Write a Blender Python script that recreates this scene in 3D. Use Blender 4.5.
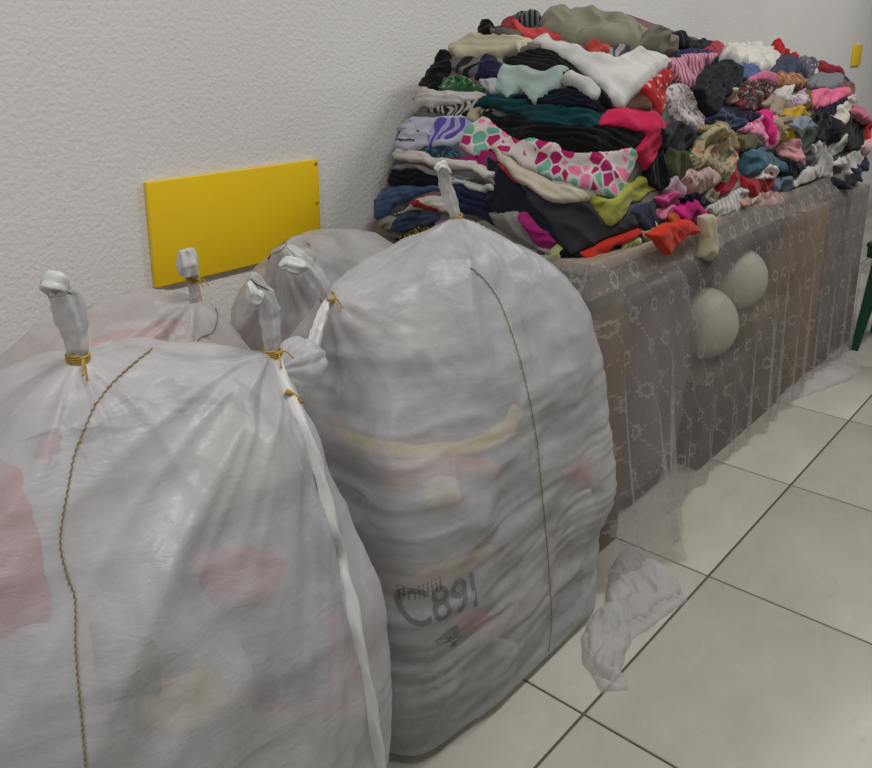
import bpy, bmesh, math, random
import numpy as np
from mathutils import Vector, Matrix, geometry
from mathutils.bvhtree import BVHTree

# ------------------------------------------------------------------ scene, camera, light
for o in list(bpy.data.objects): bpy.data.objects.remove(o)
SC = bpy.context.scene
COL = SC.collection
PX, PY, F, CAMH = 436.0, 270.0, 846.29, 1.22
RC = np.array([[0.65342173, 0.19852972, -0.73049709],
               [-0.75699409, 0.17136677, -0.63055007],
               [0.0, 0.96499709, 0.2622606]])          # columns: camera axes in the room
cam_d = bpy.data.cameras.new('camera'); cam = bpy.data.objects.new('camera', cam_d); COL.objects.link(cam)
cam_d.sensor_fit = 'HORIZONTAL'; cam_d.sensor_width = 36; cam_d.lens = F / 872 * 36
cam_d.shift_y = -(384 - PY) / 872; cam_d.clip_start = .02
M = Matrix([list(r) for r in RC]).to_4x4(); M.translation = (0, 0, CAMH); cam.matrix_world = M
SC.camera = cam

w = bpy.data.worlds.new('world'); SC.world = w; w.use_nodes = True
w.node_tree.nodes['Background'].inputs[0].default_value = (1.0, .99, .97, 1)
w.node_tree.nodes['Background'].inputs[1].default_value = .11

def area(name, loc, rot, sx, sy, power, col=(1, .98, .95)):
    l = bpy.data.lights.new(name, 'AREA'); l.shape = 'RECTANGLE'; l.size = sx; l.size_y = sy; l.energy = power; l.color = col
    o = bpy.data.objects.new(name, l); COL.objects.link(o); o.location = loc; o.rotation_euler = rot
    return o
for lx in (-1.6, .7, 3.0, 5.3):
    area('ceiling_tube_lamp', (lx, .10, 2.75), (0, 0, 0), 1.2, .30, 28.5)

vs = SC.view_settings
vs.view_transform = 'Standard'; vs.look = 'None'; vs.exposure = 0.0; vs.gamma = 1; vs.use_curve_mapping = False

# ------------------------------------------------------------------ helpers
def pray(p):
    """direction into the room of photo pixel p"""
    d = RC @ np.array([p[0] - PX, -(p[1] - PY), -F]); return d / np.linalg.norm(d)
CAM = np.array([0, 0, CAMH])
def on(p, axis, val):
    d = pray(p); return CAM + d * ((val - CAM[axis]) / d[axis])

def _hash(ix, iy, iz, seed):
    h = (ix * 374761393 + iy * 668265263 + iz * 2147483647 + seed * 1274126177) & 0xFFFFFFFF
    h = ((h ^ (h >> 13)) * 1274126177) & 0xFFFFFFFF
    h = ((h ^ (h >> 16)) * 2246822519) & 0xFFFFFFFF
    return ((h ^ (h >> 15)) & 0xFFFFFF) / float(0xFFFFFF) * 2 - 1
def vnoise(P, seed=0):
    P = np.asarray(P, float); I = np.floor(P).astype(np.int64); Fr = P - I
    S = Fr * Fr * Fr * (Fr * (Fr * 6 - 15) + 10)
    out = 0
    for dx in (0, 1):
        for dy in (0, 1):
            for dz in (0, 1):
                wgt = (S[:, 0] if dx else 1 - S[:, 0]) * (S[:, 1] if dy else 1 - S[:, 1]) * (S[:, 2] if dz else 1 - S[:, 2])
                out = out + wgt * _hash(I[:, 0] + dx, I[:, 1] + dy, I[:, 2] + dz, seed)
    return out
def fbm(P, seed=0, o=3):
    a, t, f = 1, 0, 1
    for i in range(o): t = t + a * vnoise(P * f, seed + i * 17); a *= .5; f *= 2.1
    return t
def ridge(P, seed=0): return 1 - 2 * np.abs(vnoise(P, seed))

def mesh_obj(name, V, Fc, mat, parent=None, smooth=True, uv=None, origin=None):
    V = np.asarray(V, float)
    me = bpy.data.meshes.new(name)
    o = bpy.data.objects.new(name, me)
    if origin is not None and parent is None:
        V = V - np.asarray(origin); o.location = tuple(origin)
    me.from_pydata([tuple(v) for v in V], [], [tuple(int(i) for i in f) for f in Fc])
    if uv is not None:
        l = me.uv_layers.new(name='UVMap'); idx = np.empty(len(me.loops), np.int32); me.loops.foreach_get('vertex_index', idx)
        l.data.foreach_set('uv', np.asarray(uv, np.float32)[idx].ravel())
    if smooth: me.polygons.foreach_set('use_smooth', [True] * len(me.polygons))
    me.materials.append(mat); me.update()
    COL.objects.link(o)
    if parent is not None:
        o.parent = parent
        bpy_loc = parent.location
        o.matrix_parent_inverse = Matrix.Translation(-Vector(root_loc(parent)))
    return o
def root_loc(o):
    v = Vector((0, 0, 0))
    while o is not None:
        v = v + (o.location if o.parent is None else o.location + o.matrix_parent_inverse.translation); o = o.parent
    return v
def tag(o, label=None, cat=None, group=None, kind=None):
    if label: o['label'] = label
    if cat: o['category'] = cat
    if group: o['group'] = group
    if kind: o['kind'] = kind
    return o
def empty(name, loc):
    o = bpy.data.objects.new(name, None); COL.objects.link(o); o.location = loc; o.empty_display_size = .05; return o

def box(c0, c1):
    (x0, y0, z0), (x1, y1, z1) = c0, c1
    V = [(x0, y0, z0), (x1, y0, z0), (x1, y1, z0), (x0, y1, z0), (x0, y0, z1), (x1, y0, z1), (x1, y1, z1), (x0, y1, z1)]
    return V, [(0, 3, 2, 1), (4, 5, 6, 7), (0, 1, 5, 4), (1, 2, 6, 5), (2, 3, 7, 6), (3, 0, 4, 7)]
def bevel_box(name, c0, c1, mat, parent=None, bev=.004, seg=2, origin=None):
    V, Fc = box(c0, c1)
    o = mesh_obj(name, V, Fc, mat, parent, smooth=False, origin=origin)
    bm = bmesh.new(); bm.from_mesh(o.data)
    bmesh.ops.bevel(bm, geom=bm.edges[:], offset=bev, segments=seg, affect='EDGES', profile=.5)
    bm.to_mesh(o.data); bm.free()
    o.data.polygons.foreach_set('use_smooth', [True] * len(o.data.polygons))
    return o
def resample(pts, n):
    pts = np.asarray(pts, float); k = len(pts)
    # catmull rom then even spacing
    P = np.vstack([2 * pts[0] - pts[1], pts, 2 * pts[-1] - pts[-2]]); out = []
    for i in range(1, k):
        for t in np.linspace(0, 1, 12, endpoint=False):
            a, b, c, d = P[i - 1], P[i], P[i + 1], P[i + 2]
            out.append(.5 * (2 * b + (c - a) * t + (2 * a - 5 * b + 4 * c - d) * t * t + (3 * b - a - 3 * c + d) * t ** 3))
    out.append(pts[-1]); out = np.array(out)
    s = np.r_[0, np.cumsum(np.linalg.norm(np.diff(out, axis=0), axis=1))]
    q = np.linspace(0, s[-1], n)
    return np.stack([np.interp(q, s, out[:, j]) for j in range(out.shape[1])], 1)
def frames(C):
    T = np.gradient(C, axis=0); T /= np.linalg.norm(T, axis=1)[:, None] + 1e-12
    N = np.zeros_like(C); ref = np.array([0, -1, .3]); n = ref - T[0] * (ref @ T[0]); n /= np.linalg.norm(n); N[0] = n
    for i in range(1, len(C)):
        n = N[i - 1] - T[i] * (N[i - 1] @ T[i]); N[i] = n / np.linalg.norm(n)
    return T, N, np.cross(T, N)
def tube(C, rad, m=8, cap=True, shape=None):
    C = np.asarray(C, float); n = len(C); T, N, B = frames(C)
    rad = np.broadcast_to(np.asarray(rad, float), (n,)) if np.ndim(rad) < 2 else rad
    V = []; Fc = []
    for i in range(n):
        for k in range(m):
            a = 2 * math.pi * k / m
            ra, rb = (rad[i], rad[i]) if np.ndim(rad) < 2 else rad[i]
            s = shape(i / (n - 1), a) if shape else 1
            V.append(C[i] + s * (N[i] * math.cos(a) * rb + B[i] * math.sin(a) * ra))
    for i in range(n - 1):
        for k in range(m):
            Fc.append((i * m + k, i * m + (k + 1) % m, (i + 1) * m + (k + 1) % m, (i + 1) * m + k))
    if cap:
        Fc.append(tuple(range(m))[::-1]); Fc.append(tuple((n - 1) * m + k for k in range(m)))
    return np.array(V), Fc
def lin(c):
    return tuple(((v / 255) / 12.92 if v / 255 <= .04045 else ((v / 255 + .055) / 1.055) ** 2.4) for v in c)

# ------------------------------------------------------------------ materials
class NT:
    def __init__(s, name):
        s.m = bpy.data.materials.new(name); s.m.use_nodes = True; s.t = s.m.node_tree; s.n = s.t.nodes
        s.b = s.n['Principled BSDF']; s.out = s.n['Material Output']
    def add(s, typ, **kw):
        nd = s.n.new(typ)
        for k, v in kw.items():
            if k == 'inp':
                for a, b in v.items():
                    if isinstance(b, bpy.types.NodeSocket): s.t.links.new(b, nd.inputs[a])
                    else: nd.inputs[a].default_value = b
            else: setattr(nd, k, v)
        return nd
    def link(s, a, b): s.t.links.new(a, b)
    def math(s, op, a, b=0.0, c=0.0):
        nd = s.add('ShaderNodeMath', operation=op)
        for i, v in enumerate((a, b, c)):
            if isinstance(v, bpy.types.NodeSocket): s.link(v, nd.inputs[i])
            else: nd.inputs[i].default_value = v
        return nd.outputs[0]
    def mix(s, fac, a, b, blend='MIX'):
        nd = s.add('ShaderNodeMix', data_type='RGBA', blend_type=blend)
        for i, v in ((0, fac), (6, a), (7, b)):
            if isinstance(v, bpy.types.NodeSocket): s.link(v, nd.inputs[i])
            else: nd.inputs[i].default_value = v if i == 0 else (*v[:3], 1)
        return nd.outputs[2]
    def ramp(s, fac, stops, interp='LINEAR'):
        nd = s.add('ShaderNodeValToRGB'); nd.color_ramp.interpolation = interp
        el = nd.color_ramp.elements
        while len(el) < len(stops): el.new(.5)
        for e, (p, c) in zip(el, stops): e.position = p; e.color = (*c[:3], 1) if not np.isscalar(c) else (c, c, c, 1)
        s.link(fac, nd.inputs[0]); return nd.outputs[0]
    def noise(s, vec, scale, detail=3, rough=.5, dist=0):
        nd = s.add('ShaderNodeTexNoise', inp={'Scale': scale, 'Detail': detail, 'Roughness': rough, 'Distortion': dist})
        if vec is not None: s.link(vec, nd.inputs['Vector'])
        return nd.outputs[0]
    def bump(s, h, strength, dist):
        nd = s.add('ShaderNodeBump', inp={'Strength': strength, 'Distance': dist, 'Height': h}); return nd.outputs[0]
    def coord(s, which): return s.add('ShaderNodeTexCoord').outputs[which]
    def mapping(s, vec, scale=(1, 1, 1), rot=(0, 0, 0), loc=(0, 0, 0)):
        nd = s.add('ShaderNodeMapping', inp={'Vector': vec, 'Scale': scale, 'Rotation': rot, 'Location': loc}); return nd.outputs[0]
    def setb(s, **kw):
        for k, v in kw.items():
            k = {'rough': 'Roughness', 'spec': 'Specular IOR Level', 'color': 'Base Color', 'sheen': 'Sheen Weight', 'normal': 'Normal', 'metal': 'Metallic', 'alpha': 'Alpha'}[k]
            if isinstance(v, bpy.types.NodeSocket): s.link(v, s.b.inputs[k])
            else: s.b.inputs[k].default_value = (*v[:3], 1) if k == 'Base Color' else v

def mat_wall():
    s = NT('stucco_plaster'); o = s.coord('Object')
    n1 = s.noise(o, 95, 3, .5, .3); n2 = s.noise(o, 210, 2, .5); n3 = s.noise(o, 1.2, 2)
    v = s.add('ShaderNodeTexVoronoi', feature='SMOOTH_F1', inp={'Scale': 120.0, 'Vector': o}).outputs[0]
    h = s.math('ADD', s.math('MULTIPLY', n1, 1.2), s.math('ADD', s.math('MULTIPLY', n2, .35), s.math('MULTIPLY', v, -.6)))
    c = s.mix(s.ramp(n3, [(.35, 0), (.7, 1)]), (.72, .71, .685), (.77, .76, .735))
    s.setb(color=c, rough=.75, spec=.25, normal=s.bump(h, .4, .0042)); return s.m
def mat_tile():
    s = NT('ceramic_tile'); o = s.coord('Object'); g = s.add('ShaderNodeObjectInfo').outputs['Random']
    p = s.add('ShaderNodeVectorMath', operation='ADD'); s.link(o, p.inputs[0])
    cmb = s.add('ShaderNodeCombineXYZ'); s.link(s.math('MULTIPLY', g, 37.), cmb.inputs[0]); s.link(s.math('MULTIPLY', g, 11.), cmb.inputs[1]); s.link(cmb.outputs[0], p.inputs[1])
    pv = s.mapping(p.outputs[0], (1, 1.8, 1), (0, 0, .5))
    n = s.noise(pv, 7, 6, .62, .6); n2 = s.noise(pv, 28, 5, .65, .8); n3 = s.noise(pv, 3, 2)
    c = s.mix(s.ramp(n, [(.38, 0), (.66, 1)]), (.41, .39, .33), (.45, .43, .375))
    c = s.mix(s.ramp(n2, [(.60, 0), (.74, .55)]), c, (.33, .305, .255))
    c = s.mix(s.ramp(n3, [(.5, 0), (.75, .3)]), c, (.52, .51, .48))
    s.setb(color=c, rough=s.ramp(n2, [(.3, .3), (.8, .42)]), spec=.45, normal=s.bump(n2, .06, .002)); return s.m
def mat_plain(name, c, rough=.6, spec=.4, metal=0, bump=0, bscale=60, var=.1):
    s = NT(name); o = s.coord('Object'); n = s.noise(o, bscale, 4)
    col = s.mix(n, tuple(v * (1 - var) for v in c), tuple(min(1, v * (1 + var)) for v in c))
    s.setb(color=col, rough=rough, spec=spec, metal=metal)
    if bump: s.setb(normal=s.bump(n, bump, .003))
    return s.m
def mat_wood():
    s = NT('brown_board'); o = s.coord('Object'); v = s.mapping(o, (2, 14, 14))
    n = s.noise(v, 4, 5, .6, 1.2)
    s.setb(color=s.mix(n, (.19, .14, .10), (.29, .22, .16)), rough=.55); return s.m
def mat_sack(name, tint=(.71, .715, .74), trans=.36):
    s = NT(name); o = s.coord('Object')
    wx = s.add('ShaderNodeTexWave', wave_type='BANDS', bands_direction='X', inp={'Scale': 95.0, 'Distortion': .6, 'Vector': o}).outputs[1]
    wz = s.add('ShaderNodeTexWave', wave_type='BANDS', bands_direction='Z', inp={'Scale': 110.0, 'Distortion': .6, 'Vector': o}).outputs[1]
    weave = s.math('ADD', wx, wz)
    n = s.noise(o, 14, 4, .6, .8); n2 = s.noise(s.mapping(o, (1, 1, 2.2)), 26, 4, .6, 1.5)
    h = s.math('ADD', s.math('MULTIPLY', weave, .012), s.math('ADD', n2, s.math('MULTIPLY', n, .7)))
    nm = s.bump(h, .25, .005)
    s.setb(color=s.mix(n, tuple(v * .95 for v in tint), tint), rough=s.ramp(n2, [(.3, .26), (.7, .42)]), spec=.55, normal=nm)
    tl = s.add('ShaderNodeBsdfTranslucent', inp={'Color': (*tint, 1), 'Normal': nm})
    tr = s.add('ShaderNodeBsdfTransparent', inp={'Color': (.95, .95, .95, 1)})
    m1 = s.add('ShaderNodeMixShader', inp={0: .22}); s.link(s.b.outputs[0], m1.inputs[1]); s.link(tl.outputs[0], m1.inputs[2])
    m2 = s.add('ShaderNodeMixShader'); s.link(s.ramp(n, [(.3, trans * .75), (.7, trans * 1.2)]), m2.inputs[0])
    s.link(m1.outputs[0], m2.inputs[1]); s.link(tr.outputs[0], m2.inputs[2]); s.link(m2.outputs[0], s.out.inputs[0])
    return s.m
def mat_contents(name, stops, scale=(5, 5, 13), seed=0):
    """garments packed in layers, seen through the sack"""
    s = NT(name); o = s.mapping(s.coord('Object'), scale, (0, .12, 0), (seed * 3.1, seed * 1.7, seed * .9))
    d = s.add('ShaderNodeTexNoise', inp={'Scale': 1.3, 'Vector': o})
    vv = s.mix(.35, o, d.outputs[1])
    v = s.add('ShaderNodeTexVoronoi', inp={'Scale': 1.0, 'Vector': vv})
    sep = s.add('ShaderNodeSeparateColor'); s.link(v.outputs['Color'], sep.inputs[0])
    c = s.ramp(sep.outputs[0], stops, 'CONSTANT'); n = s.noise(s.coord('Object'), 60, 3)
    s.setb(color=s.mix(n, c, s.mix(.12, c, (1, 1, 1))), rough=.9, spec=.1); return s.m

def mat_lace(name, base_a, net=(.78, .77, .75), motif=True):
    s = NT(name); uv = s.coord('UV')
    sx = s.add('ShaderNodeSeparateXYZ'); s.link(uv, sx.inputs[0])
    n = s.noise(uv, 9, 3)
    alpha = s.ramp(n, [(.3, base_a * .8), (.7, base_a * 1.15)])
    if motif:
        cell = .094
        U = s.math('DIVIDE', sx.outputs[0], cell); V = s.math('DIVIDE', sx.outputs[1], cell)
        # staggered lattice: shear every row by a third
        row = s.math('FLOOR', V); U2 = s.math('ADD', U, s.math('MULTIPLY', row, .37))
        fx = s.math('SUBTRACT', s.math('FRACT', U2), .5); fy = s.math('SUBTRACT', s.math('FRACT', V), .5)
        r = s.math('SQRT', s.math('ADD', s.math('MULTIPLY', fx, fx), s.math('MULTIPLY', fy, fy)))
        th = s.math('ARCTAN2', fy, fx)
        petal = s.math('ADD', .155, s.math('MULTIPLY', s.math('COSINE', s.math('MULTIPLY', th, 8.)), .026))
        ring = s.math('LESS_THAN', s.math('ABSOLUTE', s.math('SUBTRACT', r, petal)), .045)
        dot = s.math('MULTIPLY', s.math('LESS_THAN', r, .035), .5)
        # sprigs: dotted diagonal from flower to flower
        dg = s.math('ABSOLUTE', s.math('SUBTRACT', fx, s.math('MULTIPLY', fy, .63)))
        wob = s.math('ADD', .03, s.math('MULTIPLY', s.math('SINE', s.math('MULTIPLY', fy, 48.)), .03))
        spr = s.math('MULTIPLY', s.math('MULTIPLY', s.math('LESS_THAN', dg, wob), s.math('GREATER_THAN', r, .24)), .85)
        dg2 = s.math('ABSOLUTE', s.math('ADD', fy, s.math('MULTIPLY', fx, .35)))
        spr2 = s.math('MULTIPLY', s.math('MULTIPLY', s.math('LESS_THAN', dg2, s.math('ADD', .015, s.math('MULTIPLY', s.math('SINE', s.math('MULTIPLY', fx, 55.)), .03))), s.math('GREATER_THAN', r, .24)), .8)
        mot = s.math('MAXIMUM', s.math('MAXIMUM', ring, dot), s.math('MAXIMUM', spr, spr2))
        alpha = s.math('MAXIMUM', alpha, s.math('MULTIPLY', mot, .56))
    s.setb(color=net, rough=.8, spec=.15)
    tl = s.add('ShaderNodeBsdfTranslucent', inp={'Color': (*net, 1)})
    m1 = s.add('ShaderNodeMixShader', inp={0: .35}); s.link(s.b.outputs[0], m1.inputs[1]); s.link(tl.outputs[0], m1.inputs[2])
    tr = s.add('ShaderNodeBsdfTransparent')
    m2 = s.add('ShaderNodeMixShader'); s.link(alpha, m2.inputs[0]); s.link(tr.outputs[0], m2.inputs[1]); s.link(m1.outputs[0], m2.inputs[2])
    s.link(m2.outputs[0], s.out.inputs[0]); return s.m

_fab = {}
def fabric(c, pat='solid', c2=None, c3=None, scale=1.0, ang=0.0):
    key = (c, pat, c2, c3, scale, ang)
    if key in _fab: return _fab[key]
    s = NT(pat + '_fabric'); uv = s.mapping(s.coord('UV'), (1, 1, 1), (0, 0, ang))
    D_ = lambda q: tuple(v * .74 for v in lin(q))
    C = D_(c); C2 = D_(c2) if c2 else tuple(v * .5 for v in C); C3 = D_(c3) if c3 else C2
    n = s.noise(uv, 30, 3); fine = s.noise(uv, 900, 2)
    if pat == 'solid': col = s.mix(n, tuple(v * .88 for v in C), tuple(min(1, v * 1.1) for v in C))
    elif pat == 'denim':
        f = s.noise(s.mapping(uv, (1, 6, 1)), 220, 3); col = s.mix(s.ramp(f, [(.35, 0), (.7, 1)]), C, C2); col = s.mix(s.ramp(n, [(.4, 0), (.8, .45)]), col, tuple(min(1, v * 2.0) for v in C2))
    elif pat == 'stripes':
        wv = s.add('ShaderNodeTexWave', inp={'Scale': 16 * scale, 'Distortion': .5, 'Vector': uv}).outputs[1]
        col = s.mix(s.ramp(wv, [(.45, 0), (.55, 1)]), C, C2)
    elif pat == 'zebra':
        wv = s.add('ShaderNodeTexWave', inp={'Scale': 11 * scale, 'Distortion': 9.0, 'Detail': 1.0, 'Detail Scale': 1.2, 'Vector': uv}).outputs[1]
        col = s.mix(s.ramp(wv, [(.48, 0), (.54, 1)]), C, C2)
    elif pat == 'dots':
        v = s.add('ShaderNodeTexVoronoi', inp={'Scale': 60 * scale, 'Vector': uv, 'Randomness': .8}).outputs[0]
        col = s.mix(s.math('LESS_THAN', v, .32), C, C2)
    elif pat == 'petals':       # bold print: rounded pink and mint cells parted by pale lines
        ed = s.add('ShaderNodeTexVoronoi', feature='DISTANCE_TO_EDGE', inp={'Scale': 34 * scale, 'Vector': uv, 'Randomness': .75}).outputs[0]
        vc = s.add('ShaderNodeTexVoronoi', inp={'Scale': 34 * scale, 'Vector': uv, 'Randomness': .75})
        sep = s.add('ShaderNodeSeparateColor'); s.link(vc.outputs['Color'], sep.inputs[0])
        pc = s.ramp(sep.outputs[0], [(0, C2), (.4, C3), (.7, lin((226, 120, 160)))], 'CONSTANT')
        col = s.mix(s.math('MULTIPLY', s.ramp(ed, [(.06, 0), (.09, 1)]), s.ramp(vc.outputs['Distance'], [(.60, 1), (.64, 0)])), C, pc)
    else:                        # 'floral': scattered small blotches
        v1 = s.noise(uv, 70 * scale, 2, .5, 1.0); v2 = s.noise(s.mapping(uv, (1, 1, 1), (0, 0, 1), (5, 3, 0)), 55 * scale, 2, .5, 1.2)
        col = s.mix(s.ramp(v1, [(.55, 0), (.6, 1)]), C, C2); col = s.mix(s.ramp(v2, [(.58, 0), (.63, 1)]), col, C3)
    cr = s.add('ShaderNodeTexNoise', noise_type='RIDGED_MULTIFRACTAL', inp={'Scale': 22.0, 'Detail': 3.0, 'Distortion': .8, 'Vector': s.mapping(uv, (1, 2.2, 1))}).outputs[0]
    h = s.math('ADD', s.math('ADD', s.math('MULTIPLY', fine, .15), s.math('MULTIPLY', s.noise(uv, 120, 3), .5)), s.math('MULTIPLY', cr, .55))
    s.setb(color=col, rough=.92, spec=.12, sheen=.08, normal=s.bump(h, .5, .004))
    _fab[key] = s.m; return s.m

WALL = mat_wall(); TILE = mat_tile(); WOOD = mat_wood()
GROUT = mat_plain('grout', (.13, .11, .09), .9, .1)
YELLOW = mat_plain('yellow_panel_paint', lin((240, 202, 26)), .42, .4, var=.03, bscale=8)
TWINE = mat_plain('jute_twine', lin((178, 146, 78)), .85, .1, bump=.5, bscale=400)
SEAMT = mat_plain('seam_thread', lin((138, 122, 82)), .85, .1, bump=.5, bscale=500)
SACK_A = mat_sack('woven_sack_front', trans=.45); SACK_B = mat_sack('woven_sack_grey', (.73, .735, .75), trans=.42)
SACK_C = mat_sack('woven_sack_back', (.70, .69, .69), trans=.42)
HEM = mat_plain('sack_hem', (.60, .595, .585), .42, .45, var=.05, bump=.2)

# ------------------------------------------------------------------ the room
WY = 1.63
fl = mesh_obj('floor', [(-3, -4, -.006), (10, -4, -.006), (10, WY, -.006), (-3, WY, -.006), (-3, -4, -.03), (10, -4, -.03), (10, WY, -.03), (-3, WY, -.03)],
              [(0, 1, 2, 3), (7, 6, 5, 4), (0, 4, 5, 1), (1, 5, 6, 2), (2, 6, 7, 3), (3, 7, 4, 0)], GROUT, smooth=False)
tag(fl, 'pale beige ceramic tile floor with dark grout lines', kind='structure')
TS, TX, TY = .5595, 1.1755, .649
tproto = bevel_box('tile', (-TS / 2 + .0028, -TS / 2 + .0028, -.006), (TS / 2 - .0028, TS / 2 - .0028, 0), TILE, fl, .0016, 2)
first = True
for i in range(-4, 13):
    for j in range(-5, 2):
        t = tproto if first else tproto.copy()
        if not first: COL.objects.link(t)
        first = False
        t.location = (TX + (i + .5) * TS, TY + (j + .5) * TS, 0)
        if j == 1: t.location.y = TY + 1.5 * TS
        t.rotation_euler.z = random.Random(i * 31 + j).choice((0, math.pi))
wl = mesh_obj('wall_back', *box((-3, WY, -.03), (10, WY + .12, 3.0)), WALL, smooth=False)
tag(wl, 'off-white wall with rough stucco plaster', kind='structure')
bb = bevel_box('baseboard_back', (-3, WY - .012, 0), (10, WY, .07), mat_plain('skirting_tile', (.55, .53, .48), .4), None, .003)
tag(bb, 'low tiled skirting along the wall', kind='structure')

def yellow_panel(x0, x1, z0, z1, label):
    c = ((x0 + x1) / 2, WY - .008, z0)
    t = empty('wall_panel', c)
    bevel_box('board', (x0, WY - .014, z0), (x1, WY - .0005, z1), YELLOW, t, .002)
    return tag(t, label, 'panel')
p = yellow_panel(.940, 1.419, .698, .930, 'flat yellow rectangular panel on the wall above the sacks')
for sx, sz in ((1.409, .921), (1.409, .822)):
    bevel_box('screw', (sx - .004, WY - .0165, sz - .004), (sx + .004, WY - .0135, sz + .004), mat_plain('screw_metal', (.5, .4, .1), .4, .5, .6), p, .0015)
yellow_panel(5.94, 6.12, 1.06, 1.19, 'small far yellow panel on the wall over the heap end')

# ------------------------------------------------------------------ surfaces and traced cloth
def bvh_of(V, Fc): return BVHTree.FromPolygons([tuple(v) for v in V], [tuple(f) for f in Fc])
class Surf:
    """a pile that grows: the core plus every piece laid on it so far"""
    def __init__(s, V, Fc): s.core = bvh_of(V, Fc); s.layers = []
    def pick(s, px):
        d = Vector(pray(px)); o = Vector(CAM)
        loc, nor, i, dist = s.core.ray_cast(o, d, 20)
        if loc is not None: return np.array(loc), np.array(nor if nor.dot(d) < 0 else -nor)
        best = None
        for t in np.linspace(.4, 6, 160):
            q = o + d * t; r = s.core.find_nearest(q)
            if best is None or r[3] < best[0]: best = (r[3], q, r[0])
        t0 = (best[1] - o).length
        return np.array(o + d * t0), np.array((best[1] - best[2]).normalized())
    def height(s, P, n, up=.22, lo=None, hi=None):
        n_ = Vector(n); out = np.full(len(P), np.nan)
        lay = [b for b, a, c in s.layers if np.all(a <= hi) and np.all(c >= lo)]
        for i, p in enumerate(P):
            o = Vector(p) + n_ * up; best = None
            for b in [s.core] + lay:
                r = b.ray_cast(o, -n_, up + .2)
                if r[0] is not None and (best is None or r[3] < best): best = r[3]
            if best is not None: out[i] = up - best
        return out
def smooth_loop(pts, step, rng, jit):
    pts = np.asarray(pts, float); k = len(pts); out = []
    for i in range(k):
        a, b, c, d = pts[i - 1], pts[i], pts[(i + 1) % k], pts[(i + 2) % k]
        m = max(2, int(np.linalg.norm(c - b) / step))
        for t in np.arange(m) / m:
            cr = .5 * (2 * b + (c - a) * t + (2 * a - 5 * b + 4 * c - d) * t * t + (3 * b - a - 3 * c + d) * t ** 3)
            out.append(.45 * cr + .55 * (b + (c - b) * t))
    out = np.array(out)
    ph = rng.uniform(0, 50); q = np.c_[out * 28, np.full(len(out), ph)]
    out = out + jit * np.c_[vnoise(q, 3), vnoise(q + 9.1, 5)]
    return out
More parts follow.
